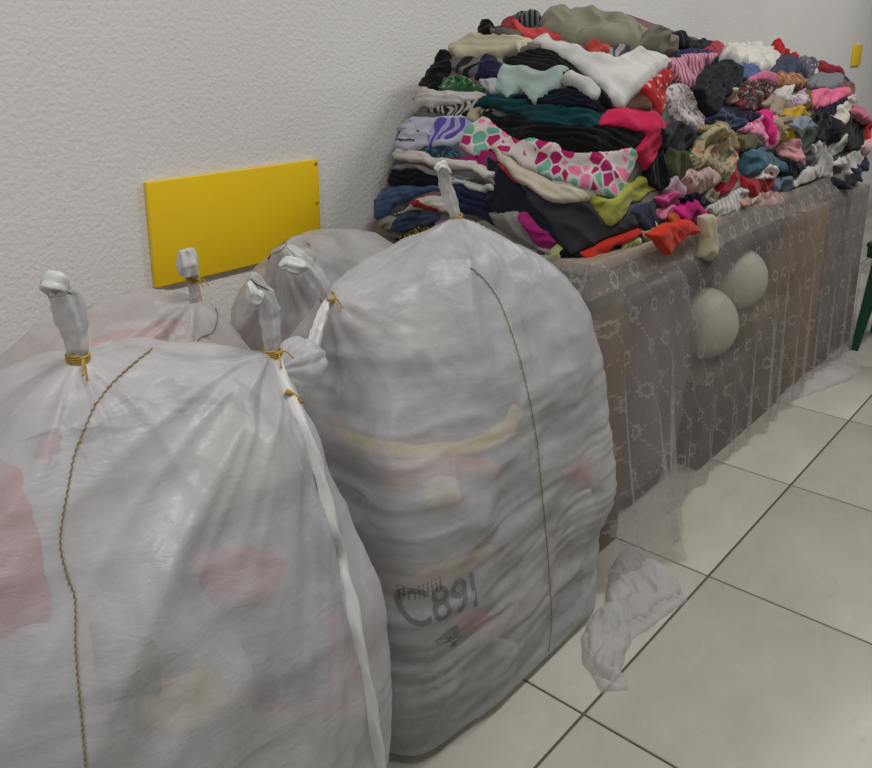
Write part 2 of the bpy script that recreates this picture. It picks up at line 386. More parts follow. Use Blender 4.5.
def cloth_patch(name, surf, px_poly, mat, thick=.013, wr=.006, wscale=.045, wdir=None, parent=None, seed=0, edge=None, lift=0.0, add=True,
                maxv=1100, bias=.25, jit=.004, origin=True, pts3=None, nrm=None, pleat=0):
    rng = random.Random(seed * 7 + 13)
    hits = [surf.pick(p) for p in px_poly]
    P3 = np.array([h[0] for h in hits]); n = np.mean([h[1] for h in hits], axis=0)
    c = P3.mean(0); view = CAM - c; view /= np.linalg.norm(view)
    n = n / (np.linalg.norm(n) + 1e-9) + view * bias
    if nrm is not None: n = np.array(nrm, float)
    n /= np.linalg.norm(n)
    ax = np.cross([0, 0, 1], n) if abs(n[2]) < .95 else np.array([1., 0, 0])
    ax = ax - n * (ax @ n); ax /= np.linalg.norm(ax); ay = np.cross(n, ax)
    Q = np.c_[(P3 - c) @ ax, (P3 - c) @ ay]
    area_ = abs(np.sum(Q[:, 0] * np.roll(Q[:, 1], -1) - np.roll(Q[:, 0], -1) * Q[:, 1])) / 2 + 1e-5
    step = max(.0042, math.sqrt(area_ / maxv))
    L = smooth_loop(Q, step, rng, jit)
    lo, hi = L.min(0), L.max(0)
    gx, gy = np.meshgrid(np.arange(lo[0], hi[0], step), np.arange(lo[1], hi[1], step * .9)); gx = gx + (np.arange(gx.shape[0]) % 2)[:, None] * step * .5
    G = np.c_[gx.ravel(), gy.ravel()]
    A, Bv = L, np.roll(L, -1, axis=0)
    def inside(G):
        x, y = G[:, :1], G[:, 1:]
        cr = ((A[:, 1] > y) != (Bv[:, 1] > y)) & (x < (Bv[:, 0] - A[:, 0]) * (y - A[:, 1]) / (Bv[:, 1] - A[:, 1] + 1e-12) + A[:, 0])
        return cr.sum(1) % 2 == 1
    def bdist(G):
        d = Bv - A; t = np.clip((((G[:, None] - A) * d).sum(2)) / ((d * d).sum(1) + 1e-12), 0, 1)
        return np.sqrt((((A + d * t[..., None]) - G[:, None]) ** 2).sum(2)).min(1)
    G = G[inside(G)]
    if len(G): G = G[bdist(G) > step * .55]
    allp = np.vstack([L, G]) if len(G) else L
    nb = len(L)
    vo, _, fo, ov, _, _ = geometry.delaunay_2d_cdt([Vector(p) for p in allp], [], [list(range(nb))], 1, 1e-5)
    V2 = np.array([tuple(v) for v in vo]); Fc = [tuple(f) for f in fo]
    if len(Fc) == 0: return None
    bd = bdist(V2)
    base = c + V2[:, :1] * ax + V2[:, 1:] * ay
    H = surf.height(base, n, lo=base.min(0) - .2, hi=base.max(0) + .2)
    ok = ~np.isnan(H); H0 = np.where(ok, H, np.nanmedian(H) if ok.any() else 0.)
    # spread over the faces: the cloth bridges hollows
    E = set()
    for f in Fc:
        for a, b in zip(f, f[1:] + f[:1]): E.add((min(a, b), max(a, b)))
    E = np.array(list(E)); h = H0.copy(); deg = np.bincount(E.ravel(), minlength=len(V2))
    for it in range(14):
        sm = np.zeros(len(V2)); np.add.at(sm, E[:, 0], h[E[:, 1]]); np.add.at(sm, E[:, 1], h[E[:, 0]])
        h = sm / np.maximum(deg, 1)
        if it % 3 == 2: h = np.where(ok, np.maximum(h, H0 - .007), h)
    R = bd.max() + 1e-6; ew = edge if edge else min(.022, .55 * R)
    tt = np.clip(bd / ew, 0, 1); dome = np.sqrt(np.maximum(0, 1 - (1 - tt) ** 2))
    thick = min(thick, .9 * R)
    ev, evec = np.linalg.eigh(np.cov(Q.T)); asp = math.sqrt(max(ev[1], 1e-9) / max(ev[0], 1e-9))
    a = rng.uniform(0, math.pi) if wdir is None else wdir
    if pleat and asp > 1.3: a = math.atan2(evec[1, 1], evec[0, 1])
    U = np.c_[V2[:, 0] * math.cos(a) + V2[:, 1] * math.sin(a), -V2[:, 0] * math.sin(a) + V2[:, 1] * math.cos(a), np.full(len(V2), seed * 3.7)]
    warp = .35 * wscale * np.c_[vnoise(U / wscale * .7, seed), vnoise(U / wscale * .7 + 40, seed + 1), np.zeros(len(V2))]
    Uw = U + warp
    wrk = .8 * ridge(Uw / np.array([wscale * 2.6, wscale * .75, 1]), seed) + .45 * ridge(Uw / np.array([wscale * 1.1, wscale * .45, 1]) + 7, seed + 2) + .4 * vnoise(U / (wscale * 2.2), seed + 4)
    if pleat:                                          # folded in layers: grooves run along the fold
        wob = .006 * vnoise(U / np.array([.07, .05, 1]) + 3, seed + 21)
        gr = np.abs(np.sin(math.pi * (U[:, 1] + wob) / rng.uniform(.012, .019) + seed)) ** .7
        wrk = .6 * wrk + pleat * (gr - .6)
    fin = h + lift + thick * dome + wr * wrk * (.25 + .75 * tt) + np.where(bd < 1e-4, -.004, 0)
    V = base + n * fin[:, None]
    # slight sideways crumple
    lat = wr * .6 * tt
    V = V + (ax * (lat * vnoise(U / wscale * 1.4 + 3, seed + 8))[:, None]) + (ay * (lat * vnoise(U / wscale * 1.4 + 13, seed + 9))[:, None])
    # hem wall down to what lies below
    cnt = {}
    for f in Fc:
        for p_, q_ in zip(f, f[1:] + f[:1]): cnt[(p_, q_)] = 1
    rim = [(p_, q_) for (p_, q_) in cnt if (q_, p_) not in cnt]
    ids = {}; ext = []
    def low(i):
        if i not in ids: ids[i] = len(V) + len(ext); ext.append(V[i] - n * (.012 + lift))
        return ids[i]
    Fs = [(q_, p_, low(p_), low(q_)) for p_, q_ in rim]
    Vall = np.vstack([V, np.array(ext)]) if ext else V
    uv = np.vstack([V2, V2[list(ids.keys())]]) if ext else V2
    org = c + n * np.median(fin) if parent is None else None
    o = mesh_obj(name, Vall, Fc + Fs, mat, parent, uv=uv, origin=(org if parent is None else None))
    if add: surf.layers.append((bvh_of(V, Fc), V.min(0), V.max(0)))
    return o

# ------------------------------------------------------------------ sacks
def cube_sphere(N):
    V = []; Fc = []; idx = {}
    t = np.linspace(-1, 1, N + 1); t = np.tan(t * math.pi / 4)
    def vid(p):
        k = tuple(np.round(p, 6))
        if k not in idx: idx[k] = len(V); V.append(p)
        return idx[k]
    for axis in range(3):
        for sgn in (-1, 1):
            g = np.empty((N + 1, N + 1), int)
            for i in range(N + 1):
                for j in range(N + 1):
                    p = [0, 0, 0]; p[axis] = sgn; p[(axis + 1) % 3] = t[i]; p[(axis + 2) % 3] = t[j]; g[i, j] = vid(p)
            for i in range(N):
                for j in range(N):
                    q = (g[i, j], g[i + 1, j], g[i + 1, j + 1], g[i, j + 1])
                    Fc.append(tuple(int(x) for x in (q if sgn > 0 else q[::-1])))
    V = np.array(V); return V / np.linalg.norm(V, axis=1)[:, None], Fc
_cs = {}
def normals(V, Fc):
    Fa = np.array(Fc); n = np.cross(V[Fa[:, 2]] - V[Fa[:, 0]], V[Fa[:, 3]] - V[Fa[:, 1]])
    N = np.zeros_like(V)
    for k in range(4): np.add.at(N, Fa[:, k], n)
    return N / (np.linalg.norm(N, axis=1)[:, None] + 1e-12)
def sack_shape(N, cx, cy, a, b, h, rot, knots, seed, pxy=4.2, pz=2.7, taper=.28, folds=.016, layers=.004, lean=(0, 0), seam=True, flen=.27, crease=.004, fmain=1):
    if N not in _cs: _cs[N] = cube_sphere(N)
    S, Fc = _cs[N]
    rho = (np.abs(S[:, 0]) ** pxy + np.abs(S[:, 1]) ** pxy) ** (1 / pxy)
    pzz = np.where(S[:, 2] < 0, 16.0, pz); r = (rho ** pzz + np.abs(S[:, 2]) ** pzz) ** (-1 / pzz)
    L = S * r[:, None]
    zt = L[:, 2]                                       # -1..1
    up = np.clip((zt + .1) / 1.1, 0, 1)
    X = L[:, 0] * a * (1 - .15 * up ** 2) * (1 + .015 * np.cos(zt * 2.2)); Y = L[:, 1] * b * (1 - taper * up ** 1.6) * (1 + .05 * np.cos(zt * 2.4))
    Z = (zt + 1) * h / 2
    Z = np.maximum(Z, 0)
    ca, sa = math.cos(rot), math.sin(rot)
    V = np.c_[cx + X * ca - Y * sa + lean[0] * up ** 1.5, cy + X * sa + Y * ca + lean[1] * up ** 1.5, Z]
    if len(knots) == 2 and seam:                       # top edge runs from ear to ear
        k0, k1 = np.array(knots[0]), np.array(knots[1]); d = k1 - k0
        t = np.clip(((V - k0) @ d) / (d @ d), 0, 1); q = k0 + t[:, None] * d; q[:, 2] -= .035 * np.sin(math.pi * t)
        ds = np.linalg.norm(V - q, axis=1); wgt = np.exp(-(ds / .06) ** 2) * .35
        V = V + (q - V) * wgt[:, None]
    kd = np.full(len(V), 9.0)
    for K in knots:
        K = np.array(K); P0 = V[np.argmin(np.linalg.norm(V - K, axis=1))].copy(); d0 = np.linalg.norm(V - P0, axis=1)
        V = V + (K - P0) * np.exp(-(d0 / .075) ** 1.5)[:, None]
        d = np.linalg.norm(V - K, axis=1); V = V + (K - V) * (.45 * np.exp(-(d / .045) ** 2))[:, None]
        kd = np.minimum(kd, d0)
    Nn = normals(V, Fc)
    disp = .012 * fbm(V / .16 + seed, seed, 2) + crease * ridge(V / np.array([.09, .09, .05]) + seed, seed + 3)
    disp = disp + layers * ridge(np.c_[V[:, 0] / .13, V[:, 1] / .13, (V[:, 2] + .012 * vnoise(V / .12, seed)) / .022] + seed, seed + 5) * np.clip(1.1 - V[:, 2] / h, 0, 1)
    for i, K in enumerate(knots):
        K = np.array(K); ctr = np.array([cx, cy, h * .45]); ax = ctr - K; ax /= np.linalg.norm(ax)
        e1 = np.cross(ax, [0, 0, 1]); e1 /= np.linalg.norm(e1); e2 = np.cross(ax, e1)
        D = V - K; d = np.linalg.norm(D, axis=1); ph = np.arctan2(D @ e2, D @ e1)
        env = (d / .06) / (1 + d / .06) * np.exp(-(d / (flen if i == fmain else .2)) ** 1.6) * np.clip(d / .03, 0, 1)
        n1 = ridge(np.c_[np.cos(ph) * 3.1, np.sin(ph) * 3.1, d / .35] + seed + i * 5, seed + 7)
        n2 = ridge(np.c_[np.cos(ph) * 6.3, np.sin(ph) * 6.3, d / .22] + seed + i * 9, seed + 11)
        disp = disp + folds * (1 if i == fmain else .45) * env * (n1 + .3 * n2)
    disp = disp * np.clip(V[:, 2] / .03, .1, 1) * np.clip(kd / .05, .12, 1)
    V = V + Nn * disp[:, None]; V[:, 2] = np.maximum(V[:, 2], .001)
    return V, Fc
def ribbon(bv, px, width, n, off, mat, name, parent, thick=.0025):
    C = []; Nn = []
    for q in resample(np.array(px, float), n):
        d = Vector(pray(q)); r = bv.ray_cast(Vector(CAM), d, 5)
        if r[0] is None:
            best = None
            for t in np.linspace(.5, 2.5, 90):
                z = bv.find_nearest(Vector(CAM) + d * t)
                if best is None or z[3] < best[3]: best = z
            r = best
        nn = r[1] if r[1].dot(d) < 0 else -r[1]
        C.append(np.array(r[0])); Nn.append(np.array(nn))
    C = np.array(C); Nn = np.array(Nn)
    for _ in range(3):
        C[1:-1] = (C[:-2] + C[1:-1] * 2 + C[2:]) / 4; Nn[1:-1] = (Nn[:-2] + Nn[1:-1] * 2 + Nn[2:]) / 4
    T = np.gradient(C, axis=0); T /= np.linalg.norm(T, axis=1)[:, None]; Nn /= np.linalg.norm(Nn, axis=1)[:, None]
    return C + Nn * off, T, Nn
def hem_strip(bv, px, width, mat, parent, seed=0):
    n = 60; C, T, Nn = ribbon(bv, px, width, n, .003, mat, 'side_hem', parent)
    B = np.cross(T, Nn); V = []; Fc = []; m = 7
    for i in range(n):
        wd = width * (.75 + .25 * math.sin(i * .37 + seed)) * min(1, .3 + i / 6)
        for k in range(m):
            u = (k / (m - 1) - .5) * 2
            V.append(C[i] + B[i] * u * wd / 2 + Nn[i] * (.005 * (1 - u ** 4) + .0015 * math.sin(i * .9 + k) - (.004 if abs(u) > .99 else 0)))
    for i in range(n - 1):
        for k in range(m - 1): Fc.append((i * m + k, i * m + k + 1, (i + 1) * m + k + 1, (i + 1) * m + k))
    return mesh_obj('side_hem', V, Fc, mat, parent)
def stitch_line(bv, px, parent, n=260, amp=.0007, r=.0009):
    C, T, Nn = ribbon(bv, px, 0, n, .0018, SEAMT, 'seam', parent); B = np.cross(T, Nn)
    k = np.arange(n); C = C + B * (amp * np.sin(k * 1.57))[:, None] + Nn * (.0006 * np.cos(k * 1.57))[:, None]
    V, Fc = tube(C, r, 5); return mesh_obj('stitched_seam', V, Fc, SEAMT, parent)
def ear(path, widths, parent, mat, seed=0, name='tied_ear', flat=.6):
    C = resample(path, 34); n = len(C); wv = np.interp(np.linspace(0, 1, n), np.linspace(0, 1, len(widths)), widths)
    rad = np.c_[wv, wv * flat]
    def shp(t, a): return 1 + .22 * math.sin(5 * a + seed + t * 1.5) + .09 * math.sin(9 * a + 2 * seed - t * 3)
    V, Fc = tube(C, rad, 26, True, shp)
    V = V + .0022 * np.c_[vnoise(V / .012, seed), vnoise(V / .012 + 5, seed + 1), vnoise(V / .012 + 9, seed + 2)]
    return mesh_obj(name, V, Fc, mat, parent)
def twine_tie(c, axis, R, parent, seed=0, tails=2, r=.0016):
    c = np.array(c); axis = np.array(axis, float); axis /= np.linalg.norm(axis)
    e1 = np.cross(axis, [0, 1, .2]); e1 /= np.linalg.norm(e1); e2 = np.cross(axis, e1)
    t = np.linspace(0, 2 * math.pi * 3.2, 80)
    C = c + R * (np.cos(t)[:, None] * e1 + np.sin(t)[:, None] * e2) + axis * ((t / t[-1] - .5) * .009)[:, None]
    V, Fc = tube(C, r, 6); allV = [V]; allF = list(Fc); rng = random.Random(seed)
    for k in range(tails):
        d = np.array([rng.uniform(-.6, .6), -.8, rng.uniform(-.9, .1)]); L = rng.uniform(.02, .035)
        P = [c + np.array([0, -R, 0]), c + np.array([0, -R, 0]) + d * L * .5 + np.array([0, 0, .004]), c + np.array([0, -R, 0]) + d * L + np.array([0, 0, -.006])]
        V2, F2 = tube(resample(P, 12), r * .8, 5); base = sum(len(x) for x in allV)
        allV.append(V2); allF += [tuple(i + base for i in f) for f in F2]
    return mesh_obj('twine_tie', np.vstack(allV), allF, TWINE, parent)

ROOT_GROUP = 'big white woven sacks on the floor'
def sack(name, label, N, mat, cmat, contents_in=.020, **kw):
    V, Fc = sack_shape(N, **kw)
    t = empty('woven_sack', (kw['cx'], kw['cy'], 0)); tag(t, label, 'sack', ROOT_GROUP)
    body = mesh_obj('sack_body', V, Fc, mat, t)
    k2 = dict(kw); k2['folds'] = .006
    Vc, Fcc = sack_shape(min(N, 70), **k2); Nn = normals(Vc, Fcc)
    Vc = Vc - Nn * (contents_in + .009 * (1 + vnoise(Vc / .06 + 3, 41)) + .05 * np.clip((Vc[:, 2] / kw['h'] - .86) / .14, 0, 1) )[:, None]
    Vc[:, 2] = np.maximum(Vc[:, 2], .006)
    c = mesh_obj('packed_clothes', Vc, Fcc, cmat, t); c['kind'] = 'stuff'; c['label'] = 'mixed clothes showing faintly through the sack'
    return t, bvh_of(V, Fc), Surf(Vc, Fcc)

gry = (.30, .30, .31)
CA = mat_contents('packed_clothes_pale', [(0, (0.34, 0.33, 0.32)), (.2, (0.30, 0.12, 0.12)), (.32, (0.36, 0.35, 0.34)), (.5, (0.25, 0.24, 0.24)), (.66, (0.34, 0.32, 0.26)), (.8, (0.22, 0.23, 0.25)), (.9, (0.32, 0.22, 0.22))], (4, 4, 9), 2)
CB = mat_contents('packed_clothes_grey', [(0, (0.12, 0.12, 0.13)), (.25, (0.20, 0.18, 0.17)), (.4, (0.28, 0.26, 0.24)), (.55, (0.14, 0.13, 0.13)), (.7, (0.23, 0.17, 0.16)), (.8, (0.18, 0.18, 0.19)), (.92, (0.30, 0.28, 0.23))], (4, 4, 15), 5)
CC = mat_contents('packed_clothes_pink', [(0, (.70, .20, .18)), (.35, (.70, .66, .62)), (.55, (.72, .35, .33)), (.75, (.55, .52, .5)), (.9, (.75, .55, .5))], (5, 5, 9), 4)

# sack standing in front by the frame's left
KAl, KAr = on((78, 357), 1, .86), on((272, 352), 1, .84)
sA, bA, cA = sack('a', 'big white sack in front at the left, long seam down its face', 120, SACK_A, CA, cx=.435, cy=.90, a=.285, b=.25, h=.85, rot=-.04, knots=[KAl, KAr], seed=3, folds=.022, layers=.0012, flen=.42, crease=.002, pxy=4.0)
# sack beside the lace covered table
KBl, KBr = on((328, 298), 1, .99), on((456, 217), 1, 1.02)
sB, bB, cB = sack('b', 'greyish white sack beside the lace-covered table, yellow cloth showing through', 120, SACK_B, CB, cx=1.17, cy=.99, a=.333, b=.225, h=.865, rot=.0, knots=[KBl, KBr], seed=11, folds=.015, layers=.004, flen=.26, crease=.003, pxy=6.0)
KC = on((194, 300), 1, 1.30)
sC, bC, cC = sack('c', 'white sack with pink clothes showing, behind the left front sack', 80, SACK_C, CC, cx=.72, cy=1.395, a=.285, b=.205, h=.755, rot=.03, knots=[KC], fmain=0, seed=21, folds=.02, layers=.002)
KD = on((280, 250), 1, 1.28)
sD, bD, cD = sack('d', 'white sack against the wall under the yellow panel', 80, SACK_C, CA, cx=1.265, cy=1.40, a=.25, b=.205, h=.80, rot=0, knots=[KD], fmain=0, seed=31, folds=.02, layers=.002)

def pth(lst): return [on((x, y), 1, d) for x, y, d in lst]
# ears, ties, seams
ear(pth([(78, 360, .86), (76, 340, .855), (71, 318, .85), (64, 298, .845), (57, 285, .845), (55, 283, .85)]), [.009, .011, .014, .016, .015, .008], sA, SACK_A, 1)
ear(pth([(64, 291, .83), (58, 285, .825), (52, 284, .83), (53, 292, .835)]), [.006, .011, .012, .006], sA, HEM, 4, 'ear_tip', .8)
twine_tie(KAl, (.0, 0, 1), .0115, sA, 1)
ear(pth([(272, 354, .84), (271, 335, .837), (269, 312, .835), (264, 294, .833), (256, 280, .833), (250, 275, .835)]), [.009, .0115, .014, .013, .011, .005], sA, SACK_A, 2)
ear(pth([(262, 292, .825), (256, 300, .823), (252, 292, .825), (249, 282, .83)]), [.004, .007, .008, .004], sA, HEM, 6, 'ear_tip', .7)
twine_tie(KAr, (0, 0, 1), .0125, sA, 2)
Vt, Ft = tube(resample(pth([(268, 290, .815), (262, 287, .812), (256, 284, .812), (251, 279, .815)]), 16), .0011, 5); mesh_obj('tip_string', Vt, Ft, mat_plain('dark_string', (.10, .09, .08)), sA)
Vt, Ft = tube(resample(pth([(71, 294, .825), (64, 291, .818), (57, 291, .815), (51, 290, .82)]), 16), .0011, 5); mesh_obj('tip_string', Vt, Ft, mat_plain('dark_string', (.12, .11, .10)), sA)
# second tie lower on the gathered edge, with twine running to it
K2 = None
stitch_line(bA, [(152, 350), (122, 374), (96, 405), (76, 450), (68, 490), (62, 520), (60, 546), (67, 576), (75, 600), (75, 640), (78, 680), (82, 720), (87, 775)], sA)
hem_strip(bA, [(276, 362), (290, 400), (308, 440), (325, 500), (340, 560), (354, 620), (367, 690), (380, 772)], .021, HEM, sA, 1)
C_, T_, N_ = ribbon(bA, [(273, 354), (280, 372), (284, 386), (290, 398), (300, 404)], 0, 24, .004, TWINE, '', sA)
Vt, Ft = tube(C_, .0021, 6); mesh_obj('loose_twine', Vt, Ft, TWINE, sA)
C_, T_, N_ = ribbon(bA, [(284, 394), (289, 398), (294, 401)], 0, 12, .006, TWINE, '', sA)
Vt, Ft = tube(C_, .004, 7); mesh_obj('twine_knot', Vt, Ft, TWINE, sA)

def pouch(c, r, sk, mat, seed):
    N = 24
    if N not in _cs: _cs[N] = cube_sphere(N)
    S, Fc = _cs[N]; ph = np.arctan2(S[:, 2] + .15 * vnoise(S * 1.5, seed), S[:, 1])
    V = S * np.array(r) * (1 + .17 * np.abs(np.sin(4.5 * ph + 1.2 * vnoise(S * 1.2 + 4, seed + 1))) * (1 - .6 * S[:, 0] ** 2) + .08 * ridge(S * 1.5 + seed, seed))[:, None] + np.array(c)
    return mesh_obj('gathered_corner', V, Fc, mat, sk)
pouch(on((300, 364), 1, .90), (.036, .032, .034), sA, SACK_A, 2)
ear(pth([(328, 300, .99), (322, 288, .985), (312, 272, .985), (302, 260, .99), (294, 252, 1.0), (288, 246, 1.01)]), [.009, .012, .014, .013, .013, .006], sB, SACK_B, 3)
ear(pth([(306, 268, .975), (297, 266, .975), (288, 264, .985), (280, 268, .99)]), [.005, .010, .011, .004], sB, HEM, 8, 'ear_tip', .7)
twine_tie(KBl, (-.4, 0, 1), .0125, sB, 3)
ear(pth([(457, 221, 1.02), (452, 204, 1.015), (447, 188, 1.012), (443, 172, 1.01), (441, 164, 1.012)]), [.008, .0115, .014, .014, .011], sB, SACK_B, 5)
ear(pth([(449, 172, 1.0), (441, 166, 1.0), (436, 171, 1.003)]), [.006, .010, .005], sB, HEM, 9, 'ear_tip', .8)
twine_tie(KBr, (-.3, 0, 1), .0115, sB, 4, tails=1)
stitch_line(bB, [(470, 268), (484, 280), (498, 300), (510, 330), (520, 362), (529, 400), (536, 440), (541, 490), (545, 530), (549, 580), (551, 620), (548, 652)], sB)
ear(pth([(328, 300, .985), (322, 318, .965), (314, 342, .945), (306, 372, .93), (300, 400, .92)]), [.006, .011, .012, .011, .006], sB, HEM, 3, 'side_hem', .3)

ear(pth([(194, 302, 1.30), (194, 290, 1.295), (191, 277, 1.29), (189, 266, 1.29)]), [.009, .009, .010, .013], sC, SACK_C, 7)
ear(pth([(190, 274, 1.28), (188, 262, 1.278), (186, 250, 1.28)]), [.016, .018, .013], sC, HEM, 12, 'ear_tip', .8)
twine_tie(on((193, 279, ), 1, 1.29), (0, 0, 1), .0115, sC, 6, tails=3)
ear(pth([(160, 352, 1.2), (200, 350, 1.2), (235, 356, 1.19), (252, 360, 1.18)]), [.006, .011, .011, .005], sC, SACK_C, 14, 'rolled_edge')
stitch_line(bC, [(215, 308), (217, 320), (212, 332), (200, 338), (196, 345)], sC, 70)
stitch_line(bD, [(279, 228), (286, 238), (284, 248), (270, 256)], sD, 60)

# clothes pressed against the inside of the sacks
def inner(sk, surf, px, col, nm='pressed_garment', pat='solid', **k):
    return cloth_patch(nm, surf, px, fabric(col, pat, **k), thick=.007, wr=.002, parent=sk, seed=len(surf.layers) + 60, maxv=500, lift=.002)
inner(sB, cB, [(333, 418), (345, 428), (375, 440), (420, 443), (470, 438), (500, 424), (512, 402), (522, 412), (512, 436), (480, 453), (420, 460), (365, 455), (338, 440)], (225, 200, 90))
inner(sB, cB, [(380, 573), (430, 566), (490, 544), (490, 558), (440, 582), (384, 592)], (205, 175, 135))
inner(sB, cB, [(425, 478), (455, 476), (462, 500), (440, 510), (422, 506)], (215, 200, 150))
inner(sB, cB, [(455, 615), (490, 612), (492, 626), (458, 632)], (205, 90, 100))
inner(sB, cB, [(560, 500), (590, 488), (598, 520), (585, 545), (566, 540), (572, 522)], (235, 232, 225))
inner(sB, cB, [(520, 560), (545, 530), (556, 545), (540, 575), (525, 590)], (225, 222, 215))
inner(sB, cB, [(494, 638), (515, 640), (513, 655), (492, 652)], (225, 220, 205))
inner(sB, cB, [(380, 470), (430, 455), (490, 458), (500, 474), (440, 476), (385, 490)], (190, 120, 95))
inner(sB, cB, [(560, 470), (590, 462), (588, 480), (566, 484)], (190, 100, 95))
inner(sA, cA, [(-20, 460), (20, 470), (45, 540), (45, 620), (-20, 640)], (186, 62, 58))
inner(sA, cA, [(30, 400), (62, 405), (60, 450), (30, 460)], (205, 120, 120))
inner(sA, cA, [(195, 560), (250, 545), (285, 560), (270, 600), (215, 608)], (176, 100, 96))
inner(sA, cA, [(140, 690), (210, 670), (230, 700), (180, 735), (140, 730)], (205, 190, 150))
inner(sA, cA, [(90, 620), (150, 640), (160, 690), (100, 700)], (120, 130, 110))
inner(sA, cA, [(240, 640), (320, 620), (330, 680), (260, 700)], (120, 120, 125))
inner(sC, cC, [(92, 330), (130, 316), (170, 310), (208, 306), (212, 330), (160, 345), (100, 352)], (225, 70, 62))

# print seen on the grey sack
INK = NT('faded_print_ink'); INK.setb(color=(.085, .10, .095), rough=.8)
_tr = INK.add('ShaderNodeBsdfTransparent'); _mx = INK.add('ShaderNodeMixShader', inp={0: .62})
INK.link(INK.b.outputs[0], _mx.inputs[1]); INK.link(_tr.outputs[0], _mx.inputs[2]); INK.link(_mx.outputs[0], INK.out.inputs[0])
def print_text(txt, px0, px1, height_px, sk, bv, bold=.012):
    cu = bpy.data.curves.new('print', 'FONT'); cu.body = txt; cu.size = 1; cu.offset = bold; cu.resolution_u = 3
    tmp = bpy.data.objects.new('print', cu); COL.objects.link(tmp)
    dg = bpy.context.evaluated_depsgraph_get(); me = bpy.data.meshes.new_from_object(tmp.evaluated_get(dg))
    bpy.data.objects.remove(tmp)
    bm = bmesh.new(); bm.from_mesh(me); bmesh.ops.triangulate(bm, faces=bm.faces[:])
    bmesh.ops.subdivide_edges(bm, edges=[e for e in bm.edges if e.calc_length() > .12], cuts=1)
    xs = [v.co.x for v in bm.verts]; ys = [v.co.y for v in bm.verts]; x0, x1 = min(xs), max(xs); y0, y1 = min(ys), max(ys)
    a = bv.ray_cast(Vector(CAM), Vector(pray(px0)), 5); b = bv.ray_cast(Vector(CAM), Vector(pray(px1)), 5); m = bv.ray_cast(Vector(CAM), Vector(pray(((px0[0] + px1[0]) / 2, (px0[1] + px1[1]) / 2 - height_px))), 5)
    A, Bq, Cq = (np.array(q[0]) for q in (a, b, m)); ex = Bq - A; ey = Cq - (A + Bq) / 2
    nn = np.cross(ex, ey); nn /= np.linalg.norm(nn)
    if nn @ (CAM - A) < 0: nn = -nn
    V = []
    for v in bm.verts:
        p = A + ex * (v.co.x - x0) / (x1 - x0) + ey * (v.co.y - y0) / (y1 - y0)
        r = bv.ray_cast(Vector(p + nn * .06), Vector(-nn), .2)
        V.append((np.array(r[0]) if r[0] is not None else p) + nn * .0012)
    bm.verts.index_update(); Fc = [tuple(v.index for v in f.verts) for f in bm.faces]; bm.free()
    return mesh_obj('printed_lettering', V, Fc, INK.m, sk, smooth=False)
print_text('C89I', (400, 624), (478, 606), 30, sB, bB)
print_text('iiniiiiii', (398, 597), (442, 588), 8, sB, bB, .004)
print_text('4', (436, 650), (460, 645), 22, sB, bB, .03)

# ------------------------------------------------------------------ table, lace cloth and what stands under it
TBX0, TBX1, TBY0, TBY1, TBZ = 1.565, 3.72, .905, 1.57, .75
tb = empty('trestle_table', ((TBX0 + TBX1) / 2, (TBY0 + TBY1) / 2, 0)); tag(tb, 'long brown wooden table under the clothes heap', 'table')
bevel_box('table_top', (TBX0, TBY0, TBZ - .03), (TBX1, TBY1, TBZ), WOOD, tb)
bevel_box('apron', (TBX0 + .04, TBY0 + .02, TBZ - .10), (TBX1 - .04, TBY0 + .042, TBZ - .03), WOOD, tb)
bevel_box('apron', (TBX0 + .04, TBY1 - .042, TBZ - .10), (TBX1 - .04, TBY1 - .02, TBZ - .03), WOOD, tb)
for lx in (1.742, 3.412):
    for ly in (TBY0 + .03, TBY1 - .075):
        bevel_box('leg', (lx, ly, 0), (lx + .045, ly + .045, TBZ - .03), mat_plain('leg_wood', lin((120, 92, 62)), .55), tb)

